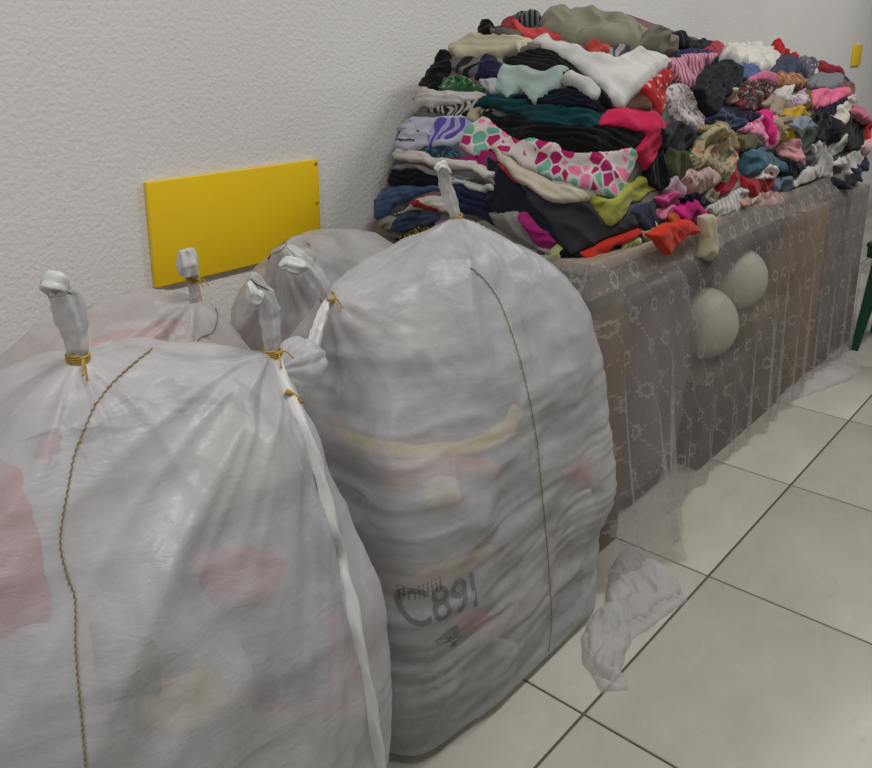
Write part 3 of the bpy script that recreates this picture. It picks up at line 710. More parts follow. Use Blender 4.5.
LACE = mat_lace('lace_net', .31, (.62, .60, .57)); LACE2 = mat_lace('lace_folded', .60, (.66, .65, .64), motif=False)
lc = empty('lace_tablecloth', (2.5, .88, 0)); tag(lc, 'sheer white lace tablecloth with flower rings hanging over the table', 'tablecloth')
def lace_sheet():
    nS, nZ = 520, 64; V = []; UV = []
    Lend = .55; Lc = .10; Lf = TBX1 - TBX0 + .0
    for i in range(nS):
        s = -Lend + (Lend + Lf) * i / (nS - 1)
        # path at table-top level: along the left end, round the corner, along the front
        if s < -.02: x, y = TBX0 - .008, TBY0 - .008 - (s + .02) ; nx, ny = -1, 0
        elif s < .02:
            a = (s + .02) / .04 * math.pi / 2; nx, ny = -math.cos(a), -math.sin(a); x, y = TBX0 + .01 + nx * .018, TBY0 + .01 + ny * .018
        else: x, y = TBX0 + s, TBY0 - .008; nx, ny = 0, -1
        cf = math.exp(-((s - .14) / .16) ** 2); ef = math.exp(-((s - Lf) / .16) ** 2)
        for j in range(nZ):
            v = j / (nZ - 1); z = TBZ + .004 - v * (TBZ - .002)
            g = v ** .9
            pl = (math.sin(s * 46 + 1.3 * math.sin(s * 5.1)) * .5 + .5) ** 1.6 * .030 * (1 + .9 * cf) + (math.sin(s * 23.3 + 2 + 1.1 * math.sin(s * 7)) * .5 + .5) * .022 + .010 * math.sin(s * 131 + 3 * v + 2 * math.sin(s * 17)) + .006
            out = .004 + .036 * min(1, v / .12) + g * (.5 * pl * (.75 + .5 * math.sin(s * 3.3 + 1) ** 2) + .10 * cf * v )
            sl = g * .010 * math.sin(s * 41 + v * 2.5)
            xx = x + nx * out + (sl if ny else 0) ; yy = y + ny * out + (0 if ny else sl)
            if s > .02: xx += .03 * cf * g * v
            V.append((xx, yy, max(z, .003))); UV.append((s, v * .75 + .01 * math.sin(s * 9)))
    Fc = [(i * nZ + j, (i + 1) * nZ + j, (i + 1) * nZ + j + 1, i * nZ + j + 1) for i in range(nS - 1) for j in range(nZ - 1)]
    mesh_obj('lace_drape', V, Fc, LACE, lc, uv=UV)
lace_sheet()
fsurf = Surf([(-3, -4, .001), (9, -4, .001), (9, 3, .001), (-3, 3, .001)], [(0, 1, 2, 3)])
PUD = dict(parent=lc, nrm=(0, 0, 1), maxv=3200, jit=.010)
cloth_patch('lace_puddle', fsurf, [(580, 635), (591, 678), (606, 692), (627, 688), (622, 672), (632, 642), (654, 625), (686, 599), (672, 577), (646, 558), (626, 548), (612, 566), (607, 600)],
            LACE2, thick=.010, wr=.010, wscale=.026, seed=3, edge=.02, **PUD)
cloth_patch('lace_puddle', fsurf, [(606, 596), (614, 572), (632, 552), (652, 564), (674, 580), (684, 596), (664, 606), (650, 622), (634, 626), (622, 642), (608, 628)], LACE2, thick=.012, wr=.012, wscale=.030, seed=5, edge=.03, wdir=.9, **PUD)
cloth_patch('lace_puddle', fsurf, [(586, 632), (604, 612), (624, 622), (630, 642), (616, 664), (612, 682), (598, 676)], LACE2, thick=.010, wr=.010, wscale=.026, seed=9, edge=.025, wdir=.3, **PUD)
cloth_patch('lace_puddle', fsurf, [(770, 403), (790, 382), (830, 360), (846, 350), (862, 368), (850, 380), (820, 391), (790, 402)], LACE2, thick=.014, wr=.016, wscale=.05, parent=lc, seed=8, edge=.06, maxv=2000, nrm=(0, 0, 1))

def blob(name, c, r, mat, label, cat, seed, amp=.03, sc=.12, N=26, p=2.4, flat=True):
    if N not in _cs: _cs[N] = cube_sphere(N)
    S, Fc = _cs[N]; rr = (np.abs(S) ** p).sum(1) ** (-1 / p); V = S * rr[:, None] * np.array(r)
    V = V * (1 + amp * (fbm(V / sc + seed, seed, 3) + .6 * ridge(V / (sc * .5) + seed, seed + 1)))[:, None]
    V = V + np.array(c)
    if flat: V[:, 2] = np.maximum(V[:, 2], .002)
    o = mesh_obj(name, V, Fc, mat, None, origin=(c[0], c[1], max(0, c[2] - r[2])))
    return tag(o, label, cat)
def plast(name, c): return mat_plain(name, lin(c), .45, .4, var=.15, bscale=14)
blob('stuffed_bag', (1.97, 1.10, .33), (.215, .20, .33), plast('mauve_bag', (104, 86, 88)), 'tall mauve bag under the table behind the lace', 'bag', 3, .03, p=4.5)
blob('stuffed_bag', (2.50, 1.38, .31), (.27, .14, .31), plast('pink_bag', (128, 84, 90)), 'dusty pink bag deep under the table behind the round bundles', 'bag', 5, .05)
def bundle(px, y, rad, label, seed):
    c = on(px, 1, y); return c, blob('round_bundle', c, (rad, rad * .95, rad), plast('cream_cloth', (190, 184, 166)), label, 'bundle', seed, .012, .2, 26, 2.0, False)
c1, b1 = bundle((735, 278), 1.0, .105, 'upper cream round bundle behind the lace', 4)
c2, b2 = bundle((702, 323), 1.0, .112, 'lower cream round bundle behind the lace', 6)
c = on((746, 306), 1, 1.13); blob('small_bundle', c, (.05, .045, .05), plast('red_cloth', (150, 50, 45)), 'small red bundle between the two cream round bundles', 'bundle', 8, .05, .05, 16, 2.2, False)
def carton(x0, x1, y0, y1, h, label, colr):
    t = empty('cardboard_box', ((x0 + x1) / 2, (y0 + y1) / 2, 0)); m = mat_plain('corrugated_card', lin(colr), .8, .15, var=.12, bscale=9)
    bevel_box('carton_body', (x0, y0, .001), (x1, y1, h - .004), m, t, .004)
    bevel_box('flap', (x0, y0, h - .004), (x1, (y0 + y1) / 2 - .002, h), m, t, .0015); bevel_box('flap', (x0, (y0 + y1) / 2 + .002, h - .004), (x1, y1, h), m, t, .0015)
    return tag(t, label, 'box')
carton(1.585, 1.735, .89, 1.5, .60, 'narrow brown cardboard box under the near table end', (100, 76, 54))
carton(2.20, c2[0] + .125, .882, 1.22, c2[2] - .109, 'low dark brown box under the lower cream bundle', (84, 70, 62))
carton(c2[0] + .135, 2.92, .882, 1.22, c1[2] - .102, 'brown box under the upper cream bundle', (92, 74, 60))
carton(2.94, 3.18, .882, 1.36, .66, 'tall brown cardboard box under the far half of the table', (122, 92, 66))
carton(3.20, 3.40, .882, 1.4, .645, 'added greyish box under the far table end, keeping the wall behind it dark', (92, 84, 78))  # box added so the wall under the table stays dark
carton(3.465, 3.70, .882, 1.4, .66, 'added pale grey box under the very end of the table, blocking the bright floor behind', (112, 106, 100))  # box added to block bright floor and wall showing through the lace

# dark green plastic stool past the table end
GREEN = mat_plain('green_plastic', lin((16, 66, 42)), .35, .5, var=.08)
st = empty('plastic_stool', (3.725, .69, 0)); tag(st, 'dark green plastic stool past the far end of the table', 'stool')
bevel_box('seat', (3.575, .54, .425), (3.875, .84, .45), GREEN, st, .011, 3)
bevel_box('seat_skirt', (3.58, .545, .385), (3.87, .835, .427), GREEN, st, .006, 2)
for sx in (-1, 1):
    for sy in (-1, 1):
        fx, fy = 3.725 + sx * .155, .69 + sy * .145; tx, ty = 3.725 + sx * .115, .69 + sy * .115
        V = []
        for z, hx in ((0, .022), (.15, .034), (.30, .05), (.40, .07)):
            k = z / .40; cx_, cy_ = fx + (tx - fx) * k, fy + (ty - fy) * k
            V += [(cx_ - sx * hx * .9, cy_ + sy * .008, z), (cx_ + sx * .008, cy_ + sy * .008, z), (cx_ + sx * .008, cy_ - sy * hx, z), (cx_ - sx * hx * .3, cy_ - sy * hx * .3, z)]
        Fc = [(3, 2, 1, 0), (12, 13, 14, 15)] + [(r * 4 + k, r * 4 + (k + 1) % 4, r * 4 + 4 + (k + 1) % 4, r * 4 + 4 + k) for r in range(3) for k in range(4)]
        mesh_obj('leg', V, Fc, GREEN, st, smooth=False)

# ------------------------------------------------------------------ the heap of clothes
def heap_core():
    nu, nv = 150, 46; V = []; x0, x1, y0, y1 = 1.55, 3.92, .895, 1.615; cx, cy = (x0 + x1) / 2, (y0 + y1) / 2 + .02
    for i in range(nu):
        a = 2 * math.pi * i / nu
        ca, sa = math.cos(a), math.sin(a); p = 7; r = (abs(ca) ** p + abs(sa) ** p) ** (-1 / p)
        ex, ey = cx + r * ca * (x1 - x0) / 2, cy + r * sa * (y1 - y0) / 2
        for j in range(nv):
            t = j / (nv - 1) * math.pi / 2
            q = 2.7; hc = math.cos(t); hs = math.sin(t); rr = (hc ** q + hs ** q) ** (-1 / q)
            k = rr * hc; zz = rr * hs
            x, y = cx + (ex - cx) * k, cy + (ey - cy) * k
            ht = np.interp(x, [1.5, 1.7, 1.85, 2.0, 2.15, 2.4, 2.7, 3.2, 3.9], [.44, .545, .585, .58, .55, .485, .43, .42, .40])
            V.append((x, y, TBZ + .002 + ht * zz))
    V = np.array(V)
    Fc = [(i * nv + j, ((i + 1) % nu) * nv + j, ((i + 1) % nu) * nv + j + 1, i * nv + j + 1) for i in range(nu) for j in range(nv - 1)]
    d = .018 * fbm(V / .13, 5, 3) + .010 * ridge(V / np.array([.2, .2, .035]), 9)
    N = normals(V, Fc); V2 = V + N * d[:, None]; V2[:, 2] = np.maximum(V2[:, 2], TBZ + .002); V2[:, 1] = np.minimum(V2[:, 1], WY - .01)
    return V2, Fc, V
hv, hf, hv0 = heap_core()
core = mesh_obj('clothes_heap', hv, hf, mat_contents('heaped_clothes_gap_shade', [(0, (.02, .02, .028)), (.22, (.035, .045, .08)), (.4, (.05, .05, .05)), (.55, (.12, .03, .04)), (.66, (.30, .29, .27)), (.74, (.03, .03, .05)), (.88, (.12, .11, .09))], (7, 7, 22), 3), None, origin=(2.6, 1.3, TBZ))  # dark cloth tones stand in for the shade in gaps between garments
tag(core, 'dense mass of clothes packed inside the heap on the table, coloured dark for shadowy gaps', 'clothes', kind='stuff')
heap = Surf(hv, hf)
front = Surf([(1.2, .852, .2), (4, .852, .2), (4, .852, .80), (1.2, .852, .80)], [(0, 1, 2, 3)])   # just outside the hanging lace
G = 'clothes heaped on the lace-covered table'
_gi = [0]
def g(name, cat, label, px, col, pat='solid', c2=None, c3=None, t=.013, w=.006, ws=.045, wd=None, sc=1.0, ang=0.0, surf=None, **k):
    _gi[0] += 1
    o = cloth_patch(name, surf or heap, px, fabric(col, pat, c2, c3, sc, ang), thick=t * .65, wr=w * 1.85, jit=.007, wscale=ws, wdir=wd, seed=_gi[0] + 100, **k)
    if o is None: return None
    tag(o, label, cat, G); return o
def g_part(name, parent, px, col, pat='solid', c2=None, c3=None, **k):
    return cloth_patch(name, heap, px, fabric(col, pat, c2, c3), thick=k.pop('t', .004), wr=k.pop('w', .002), parent=parent, seed=_gi[0] + 300, maxv=400, **k)
#GARMENTS
# near end of the heap, from the table top upwards
g('plastic_bag', 'bag', 'clear grey plastic bag at the lowest near corner of the heap', [(376, 208), (396, 218), (404, 250), (384, 246)], (150, 145, 138))
g('floral_garment', 'garment', 'yellow and black floral garment peeking out just above the back sack', [(400, 246), (401, 229), (418, 222), (441, 219), (443, 236), (425, 242), (408, 250)], (60, 48, 30), 'floral', (196, 190, 80), (120, 90, 50))
g('crumpled_blouse', 'garment', 'mauve pink top beside the tied ear of the grey sack', [(435, 220), (455, 216), (462, 232), (440, 238)], (140, 100, 125))
g('denim_garment', 'garment', 'dark denim piece under the white and red garment at the near end', [(391, 229), (394, 217), (412, 211), (440, 212), (440, 222), (415, 229), (399, 232)], (30, 44, 72), 'denim', (62, 80, 112), t=.02, wd=0, pleat=0.5)
r = g('folded_shirt', 'shirt', 'white folded shirt with a red stripe at the near end', [(392, 218), (404, 208), (416, 199), (436, 193), (455, 199), (466, 216), (442, 212), (425, 209), (409, 212)], (212, 206, 196), t=.016, pleat=0.6)
if r: g_part('red_stripe', r, [(409, 204), (420, 200), (436, 205), (442, 210), (424, 209)], (150, 28, 34))
g('jeans', 'jeans', 'folded blue jeans hanging out at the near left corner of the heap', [(374, 217), (374, 201), (384, 188), (395, 183), (414, 186), (432, 184), (444, 191), (424, 196), (402, 204), (384, 218)], (38, 56, 92), 'denim', (80, 104, 142), t=.024, wd=.3, pleat=0.5)
g('black_garment', 'garment', 'black garment folded above the blue jeans at the near end', [(391, 186), (395, 170), (412, 166), (432, 171), (442, 187), (422, 187), (398, 188)], (20, 21, 28), t=.02, wd=0, pleat=0.8)
g('navy_trousers', 'trousers', 'dark navy trousers behind the right ear of the grey sack', [(452, 180), (472, 184), (496, 194), (520, 200), (548, 216), (564, 238), (535, 244), (500, 230), (476, 216), (462, 213), (454, 196)], (22, 27, 52), 'denim', (34, 40, 74), t=.022, wd=-.4, pleat=0.9)
g('dark_knit', 'garment', 'dark knitted garment on the vertical edge of the heap left of the charcoal trousers', [(488, 158), (503, 166), (520, 184), (537, 208), (554, 238), (530, 238), (508, 222), (490, 200)], (24, 26, 38), t=.02)
g('grey_sweater', 'garment', 'thin grey folded sweater under the long white roll', [(391, 171), (402, 164), (432, 168), (454, 166), (476, 169), (496, 178), (502, 186), (480, 183), (455, 178), (432, 175), (409, 172)], (122, 124, 126), t=.014, wd=0, pleat=0.7)
g('white_blouse', 'garment', 'small white lacy top under the grey folded sweater', [(455, 178), (476, 181), (498, 188), (498, 196), (476, 190), (456, 185)], (196, 195, 194), 'dots', (150, 150, 155))
g('teal_blouse', 'garment', 'dark teal patterned blouse squeezed under the purple printed shirt', [(420, 155), (424, 147), (440, 144), (458, 150), (462, 164), (440, 161)], (34, 62, 82), 'floral', (70, 120, 140), (30, 28, 50))
g('magenta_blouse', 'garment', 'magenta top folded under the left end of the floral garment', [(452, 162), (468, 155), (490, 150), (500, 158), (494, 168), (470, 168)], (168, 34, 104))
g('rolled_garment', 'garment', 'long white rolled garment across the near end', [(390, 158), (391, 151), (400, 149), (430, 154), (455, 159), (480, 162), (500, 175), (495, 182), (475, 172), (450, 169), (425, 165), (400, 162)], (222, 218, 210), t=.02, w=.003, wd=0, pleat=0.4)
g('navy_blouse', 'garment', 'navy garment peeking out left of the purple printed shirt', [(383, 148), (385, 126), (394, 119), (396, 148)], (30, 34, 62))
r = g('printed_shirt', 'shirt', 'pale lilac shirt with purple lettering at the near end', [(387, 149), (392, 124), (399, 117), (424, 118), (442, 118), (462, 115), (474, 118), (473, 130), (462, 140), (448, 147), (430, 150), (412, 153)], (196, 200, 216), t=.022, w=.005, wd=.1)
if r:
    g_part('purple_print', r, [(428, 149), (430, 136), (440, 122), (460, 118), (471, 120), (470, 129), (460, 138), (448, 144), (438, 149)], (98, 78, 168), 'zebra', (170, 165, 205))
    for y in (124, 132, 140): g_part('print_line', r, [(399, y), (421, y + 1), (421, y + 3.2), (399, y + 2.4)], (60, 58, 80), w=.0005)
    g_part('red_print', r, [(398, 118.5), (424, 119.5), (424, 121.5), (398, 121)], (190, 90, 70), w=.0005)
g('zebra_scarf', 'scarf', 'black and cream striped scarf above the purple printed shirt', [(425, 112), (442, 107), (462, 102), (490, 99), (500, 104), (490, 114), (468, 117), (442, 116)], (40, 38, 38), 'zebra', (180, 174, 164), sc=1.6)
g('dark_grey_jumper', 'garment', 'dark grey sleeve down the back left edge of the heap', [(399, 104), (407, 80), (417, 75), (422, 86), (408, 106)], (52, 50, 50))
g('white_tunic', 'shirt', 'white tunic draped over the striped scarf at the near end', [(398, 109), (413, 92), (423, 84), (434, 90), (460, 93), (488, 93), (493, 98), (474, 103), (455, 105), (432, 109), (415, 113)], (214, 210, 204), t=.02, wd=.1, pleat=0.8)
g('green_print', 'garment', 'green printed garment squeezed under the black bundle', [(438, 91), (445, 79), (466, 77), (478, 83), (486, 91), (460, 93)], (62, 116, 72), 'floral', (28, 70, 40), (150, 180, 140))
g('blue_scrap', 'garment', 'small sky blue cloth at the back left edge of the heap', [(416, 67), (427, 62), (428, 72), (419, 74)], (96, 150, 190))
g('cream_scrap', 'garment', 'pale cream cloth against the wall at the heap top left', [(416, 64), (428, 52), (446, 47), (442, 57), (428, 64)], (206, 196, 176))
g('pink_scrap', 'garment', 'pale pink cloth at the left end of the cream blanket', [(430, 62), (447, 48), (452, 55), (438, 62)], (220, 172, 176))
g('grey_tracksuit', 'garment', 'grey and black crumpled tracksuit below the cream blanket', [(448, 66), (454, 60), (474, 57), (496, 62), (492, 72), (480, 78), (460, 76)], (112, 112, 112), 'zebra', (34, 34, 38), t=.022, sc=.5)
g('indigo_blouse', 'garment', 'indigo and black top beside the mint shorts', [(477, 78), (488, 60), (508, 65), (506, 78), (494, 84)], (36, 36, 66), t=.02)
g('black_bundle', 'garment', 'black bundled jacket at the near top left of the heap', [(421, 90), (427, 64), (440, 56), (453, 53), (453, 68), (444, 86), (433, 93)], (18, 18, 24), t=.03)
g('white_garment', 'garment', 'white cloth edge left of the mint shorts', [(477, 80), (500, 80), (504, 93), (492, 94)], (205, 206, 210))
g('beige_garment', 'garment', 'beige strip of cloth left of the dark teal shirt', [(466, 120), (476, 104), (492, 96), (490, 104), (480, 116), (476, 126)], (190, 178, 156))
g('black_trousers', 'trousers', 'black trousers folded over the pink and mint floral garment', [(483, 112), (520, 116), (560, 123), (600, 126), (642, 128), (648, 140), (622, 156), (580, 158), (545, 150), (510, 140), (488, 130)], (16, 15, 18), t=.022, wd=.1, pleat=1.0)
g('red_trim_garment', 'garment', 'dark garment with a coral red edge below the cream folded towel', [(499, 164), (512, 166), (526, 180), (530, 190), (514, 184)], (176, 58, 56))
g('grey_cloth', 'garment', 'light grey cloth at the table corner behind the grey sack', [(490, 214), (523, 211), (542, 240), (552, 258), (525, 246), (503, 230)], (146, 144, 138))
g('lime_scrap', 'garment', 'pale lime cloth under the magenta strip at the table corner', [(536, 250), (560, 246), (585, 258), (580, 266), (555, 264)], (176, 182, 128))
g('magenta_garment', 'garment', 'magenta strip hanging left of the charcoal trousers', [(522, 214), (531, 211), (558, 242), (548, 252), (539, 246), (530, 228)], (170, 40, 120), t=.014)
g('black_scrap', 'garment', 'black cloth at the very corner of the table', [(556, 248), (574, 252), (600, 262), (575, 270), (562, 262)], (16, 15, 17))
g('black_garment', 'garment', 'black cloth under the lime leafy shirt at the table edge', [(596, 262), (612, 254), (640, 228), (646, 250), (634, 262), (612, 266)], (18, 18, 20), pleat=0.8)
g('leafy_shirt', 'shirt', 'lime and white leafy shirt at the table edge under the charcoal trousers', [(596, 252), (606, 240), (634, 228), (638, 250), (616, 258), (602, 258)], (196, 206, 130), 'floral', (130, 160, 50), (232, 232, 215), t=.012)
r = g('charcoal_trousers', 'trousers', 'charcoal grey trousers with a red hem at the table corner', [(520, 184), (531, 180), (552, 196), (587, 200), (603, 220), (632, 212), (638, 226), (606, 240), (582, 253), (570, 256), (551, 236), (533, 208)], (56, 56, 62), t=.024, w=.005, ws=.07, wd=-.5)
if r: g_part('red_hem', r, [(577, 252), (604, 239), (637, 226), (640, 232), (612, 246), (603, 258), (584, 262)], (198, 48, 36), t=.012)
g('cream_towel', 'towel', 'cream folded towel under the pink and mint floral garment', [(489, 147), (503, 151), (520, 166), (543, 177), (555, 183), (584, 187), (590, 200), (565, 207), (545, 200), (522, 185), (502, 166)], (212, 202, 182), t=.026, w=.004, wd=-.5, pleat=0.5)
g('floral_garment', 'garment', 'white garment printed with pink and mint petals at the middle of the near corner', [(460, 146), (468, 126), (484, 117), (497, 127), (512, 137), (545, 144), (580, 152), (634, 150), (638, 160), (631, 174), (625, 184), (626, 200), (612, 198), (588, 190), (567, 185), (534, 174), (510, 158), (492, 150), (478, 157)], (228, 218, 214), 'petals', (186, 38, 108), (122, 190, 168), t=.02, w=.005, ws=.07, maxv=2200)
g('lime_blouse', 'blouse', 'yellow green blouse draped below the petal print garment', [(585, 192), (612, 197), (625, 182), (655, 175), (658, 189), (632, 206), (608, 227), (597, 218)], (176, 180, 84), t=.014, w=.005)
g('slate_shirt', 'shirt', 'slate blue shirt collar with a button at the table edge', [(629, 214), (645, 202), (658, 196), (661, 222), (646, 234), (636, 226)], (54, 56, 78))
g('teal_shirt', 'shirt', 'dark teal shirt lying above the black trousers', [(476, 112), (488, 99), (520, 95), (560, 102), (600, 106), (610, 116), (590, 132), (550, 127), (515, 117), (490, 110)], (16, 66, 72), t=.018, wd=.1, pleat=0.8)
g('navy_jumper', 'jumper', 'very dark navy jumper above the dark teal shirt', [(512, 98), (538, 90), (580, 92), (624, 106), (612, 114), (570, 110), (530, 104)], (16, 20, 36), t=.02, pleat=0.8)
g('hot_pink_hoodie', 'hoodie', 'hot pink garment wrapped around black at the near corner of the heap', [(595, 127), (602, 111), (630, 108), (653, 111), (664, 128), (658, 146), (644, 172), (632, 154), (641, 137), (622, 129)], (214, 40, 88), t=.024, w=.006)
g('black_leggings', 'garment', 'black leggings below the taupe folded trousers, above the mint shorts', [(504, 60), (540, 50), (553, 53), (571, 66), (594, 84), (612, 104), (613, 114), (590, 102), (560, 82), (540, 74), (510, 68)], (22, 21, 26), t=.02, wd=-.3, pleat=0.9)
g('mint_shorts', 'shorts', 'pale mint shorts with dark slots at the upper near end', [(495, 90), (508, 68), (528, 69), (547, 74), (571, 73), (557, 91), (538, 109), (526, 101), (519, 92), (509, 103)], (176, 196, 188), t=.016, w=.004)
g('rolled_white_shirt', 'garment', 'rolled white sleeve right of the mint shorts', [(561, 81), (571, 77), (598, 95), (594, 105), (585, 101)], (216, 215, 212), t=.02, w=.003)
g('taupe_trousers', 'trousers', 'taupe folded trousers under the big white T-shirt', [(503, 60), (520, 50), (534, 44), (544, 50), (515, 61)], (128, 120, 108), t=.018, pleat=0.6)
g('cream_blanket', 'blanket', 'cream knitted blanket along the top left of the heap', [(443, 46), (449, 38), (466, 38), (490, 38), (511, 36), (526, 40), (534, 46), (522, 56), (505, 60), (487, 58), (470, 59), (454, 57)], (222, 216, 186), t=.03, w=.007, pleat=0.6)
g('black_hat', 'hat', 'small black cap standing on the cream blanket', [(477, 39), (480, 21), (489, 25), (498, 30), (497, 40), (485, 42)], (14, 14, 17), t=.06)
g('taupe_garment', 'garment', 'greyish taupe cloth between the black cap and the coral top', [(487, 39), (505, 31), (524, 35), (516, 42), (495, 43)], (112, 106, 98))
g('coral_roll', 'garment', 'crimson rolled cloth left of the striped roll', [(496, 32), (506, 22), (520, 26), (523, 34), (505, 35)], (150, 44, 56), t=.02)
g('coral_blouse', 'top', 'bright coral top under the olive shirt at the heap top', [(520, 37), (511, 28), (530, 29), (547, 30), (566, 38), (552, 44), (533, 41)], (222, 82, 80), t=.018)
g('striped_roll', 'garment', 'grey striped rolled garment at the top of the heap', [(509, 23), (517, 9), (531, 5), (541, 13), (540, 24), (521, 27)], (128, 134, 140), 'stripes', (52, 56, 64), t=.07, sc=1.3)
r = g('olive_shirt', 'shirt', 'big faded olive shirt spread over the very top of the heap', [(538, 25), (545, 12), (556, 7), (572, 10), (586, 8), (600, 15), (620, 20), (640, 31), (660, 39), (673, 48), (672, 58), (650, 55), (632, 53), (615, 50), (600, 47), (580, 45), (560, 39), (546, 33)], (150, 150, 128), t=.03, w=.009, ws=.06, maxv=2000)
if r:
    g_part('collar', r, [(569, 10), (575, 5), (583, 7), (586, 16), (576, 14)], (70, 66, 54), t=.014)
    g_part('cuff', r, [(543, 16), (550, 9), (557, 9), (553, 15), (546, 20)], (72, 70, 56), t=.012)
g('grey_scarf', 'scarf', 'grey olive crumpled scarf at the right end of the olive shirt', [(630, 50), (640, 36), (655, 36), (668, 44), (672, 58), (655, 56), (642, 54)], (128, 126, 112), t=.022, w=.010)
g('coral_print', 'shirt', 'coral printed shirt peeking out above the big white T-shirt', [(582, 50), (592, 43), (608, 49), (609, 58), (592, 59)], (206, 86, 74), t=.016)
g('grey_print', 'shirt', 'grey and white printed cloth right of the coral printed shirt', [(606, 50), (621, 45), (632, 50), (624, 60), (608, 60)], (170, 168, 168), 'zebra', (80, 80, 90))
g('white_t_shirt', 't-shirt', 'big white T-shirt draped over the near top corner of the heap', [(529, 44), (545, 39), (570, 44), (590, 54), (615, 58), (634, 49), (652, 55), (672, 65), (643, 90), (619, 112), (608, 105), (600, 90), (580, 74), (560, 60)], (226, 224, 220), t=.022, w=.008, ws=.08, wd=-.7, maxv=2000)
# far part of the heap
g('brown_cloth', 'garment', 'brown cloth behind the red dotted scarf, right of the big white T-shirt', [(624, 110), (636, 92), (650, 102), (658, 118), (645, 116)], (96, 72, 56))
g('red_scarf', 'scarf', 'red dotted scarf hanging right of the big white T-shirt', [(638, 91), (660, 69), (672, 73), (666, 90), (661, 112), (654, 116)], (186, 44, 44), 'dots', (226, 170, 160), t=.018)
g('black_jumper', 'garment', 'black sleeve along the back top of the heap right of the olive shirt', [(659, 38), (671, 33), (690, 42), (712, 42), (706, 51), (680, 50)], (20, 22, 34), t=.022)
g('navy_cloth', 'garment', 'navy blue cloth below the black sleeve at the heap top', [(670, 52), (690, 50), (716, 56), (716, 64), (690, 61), (671, 60)], (46, 52, 92), t=.018)
g('crimson_scrap', 'garment', 'pink red crumpled cloth at the heap top left of the white fleece', [(700, 52), (712, 41), (722, 44), (724, 56)], (176, 70, 84))
g('striped_pyjama', 'garment', 'pink striped pyjama top left of the black jacket', [(662, 64), (672, 57), (712, 58), (704, 70), (692, 90), (683, 87), (671, 77)], (222, 170, 184), 'stripes', (176, 96, 126), t=.016, sc=1.6)
g('flowered_blouse', 'blouse', 'off-white flowered blouse under the pink striped pyjama top', [(661, 96), (668, 83), (688, 86), (695, 104), (704, 118), (699, 130), (680, 133), (673, 124)], (206, 202, 198), 'floral', (120, 122, 128), (186, 140, 140), t=.018)
g('slate_garment', 'garment', 'dark slate garment below the flowered blouse', [(653, 128), (674, 120), (692, 134), (688, 152), (668, 154), (656, 148)], (40, 44, 52), t=.018)
g('black_knit', 'garment', 'black knit between the hot pink garment and the olive green top', [(644, 166), (661, 146), (670, 176), (658, 192), (646, 184)], (22, 24, 30), t=.02)
g('olive_blouse', 'top', 'dark olive green top left of the beige floral scarf', [(663, 165), (666, 149), (684, 148), (690, 160), (680, 180), (667, 178)], (70, 72, 44), t=.02)
g('white_fleece', 'garment', 'white fleece bundle at the top of the far half of the heap', [(717, 58), (726, 41), (740, 43), (760, 46), (774, 53), (780, 65), (766, 76), (750, 68), (730, 64)], (224, 222, 214), t=.045, w=.010)
g('grey_hat', 'hat', 'pale grey knitted hat on the white fleece bundle', [(724, 50), (727, 41), (737, 41), (739, 50)], (180, 178, 172), t=.03)
g('denim_blue', 'jeans', 'mid blue denim below the white fleece bundle', [(727, 66), (746, 65), (762, 74), (768, 84), (746, 84), (733, 74)], (60, 76, 122), 'denim', (98, 120, 168), t=.02)
g('black_jacket', 'jacket', 'black quilted jacket in the middle of the far half', [(686, 94), (694, 76), (706, 65), (722, 61), (736, 72), (735, 92), (716, 106), (704, 122), (692, 108)], (24, 26, 34), t=.04, w=.008, pleat=0.5)
g('cream_garment', 'garment', 'small cream cuff beside the black quilted jacket', [(722, 94), (732, 88), (737, 101), (729, 105)], (206, 186, 160), t=.02)
g('navy_bundle', 'garment', 'navy bundle below the dark red edged top', [(718, 106), (736, 106), (757, 115), (754, 124), (730, 122)], (28, 30, 56), t=.02)
g('dark_jeans', 'jeans', 'dark blue jeans below the black quilted jacket', [(701, 120), (715, 107), (740, 118), (740, 130), (720, 134), (705, 128)], (34, 44, 66), 'denim', (66, 88, 120), t=.022, pleat=0.5)
g('blue_grey_blouse', 'garment', 'slate blue garment under the red cap', [(768, 74), (776, 61), (798, 55), (802, 70), (790, 77)], (66, 70, 92), t=.03)
g('red_hat', 'hat', 'bright red cap standing up on the far half of the heap', [(769, 48), (784, 47), (801, 39), (807, 46), (799, 58), (778, 60)], (196, 36, 36), t=.11, w=.010)
g('white_cloth', 'garment', 'white cloth behind the grey printed pouch', [(808, 62), (822, 61), (826, 72), (816, 76)], (216, 208, 208), t=.02)
g('printed_pouch', 'garment', 'round grey printed pouch on the far half of the heap', [(795, 70), (797, 60), (811, 58), (817, 70), (806, 78)], (98, 98, 116), 'dots', (190, 160, 180), t=.035)
g('grey_knit', 'garment', 'mottled grey knit above the bright pink shirt', [(806, 82), (817, 73), (845, 73), (842, 86), (826, 91), (811, 91)], (128, 130, 132), t=.022, pleat=0.5)
g('crimson_roll', 'garment', 'crimson rolled cloth along the far top of the heap', [(815, 67), (844, 65), (846, 74), (817, 76)], (150, 34, 48), t=.025, pleat=0.5)
g('far_jeans', 'jeans', 'dark navy jeans at the far top end of the heap', [(843, 68), (852, 63), (872, 63), (872, 77), (846, 76)], (32, 46, 78), 'denim', (50, 66, 102), t=.03, pleat=0.5)
g('light_denim', 'jeans', 'light blue denim below the far dark navy jeans', [(850, 76), (872, 76), (872, 91), (857, 89)], (98, 120, 168), 'denim', (140, 160, 196), t=.02)
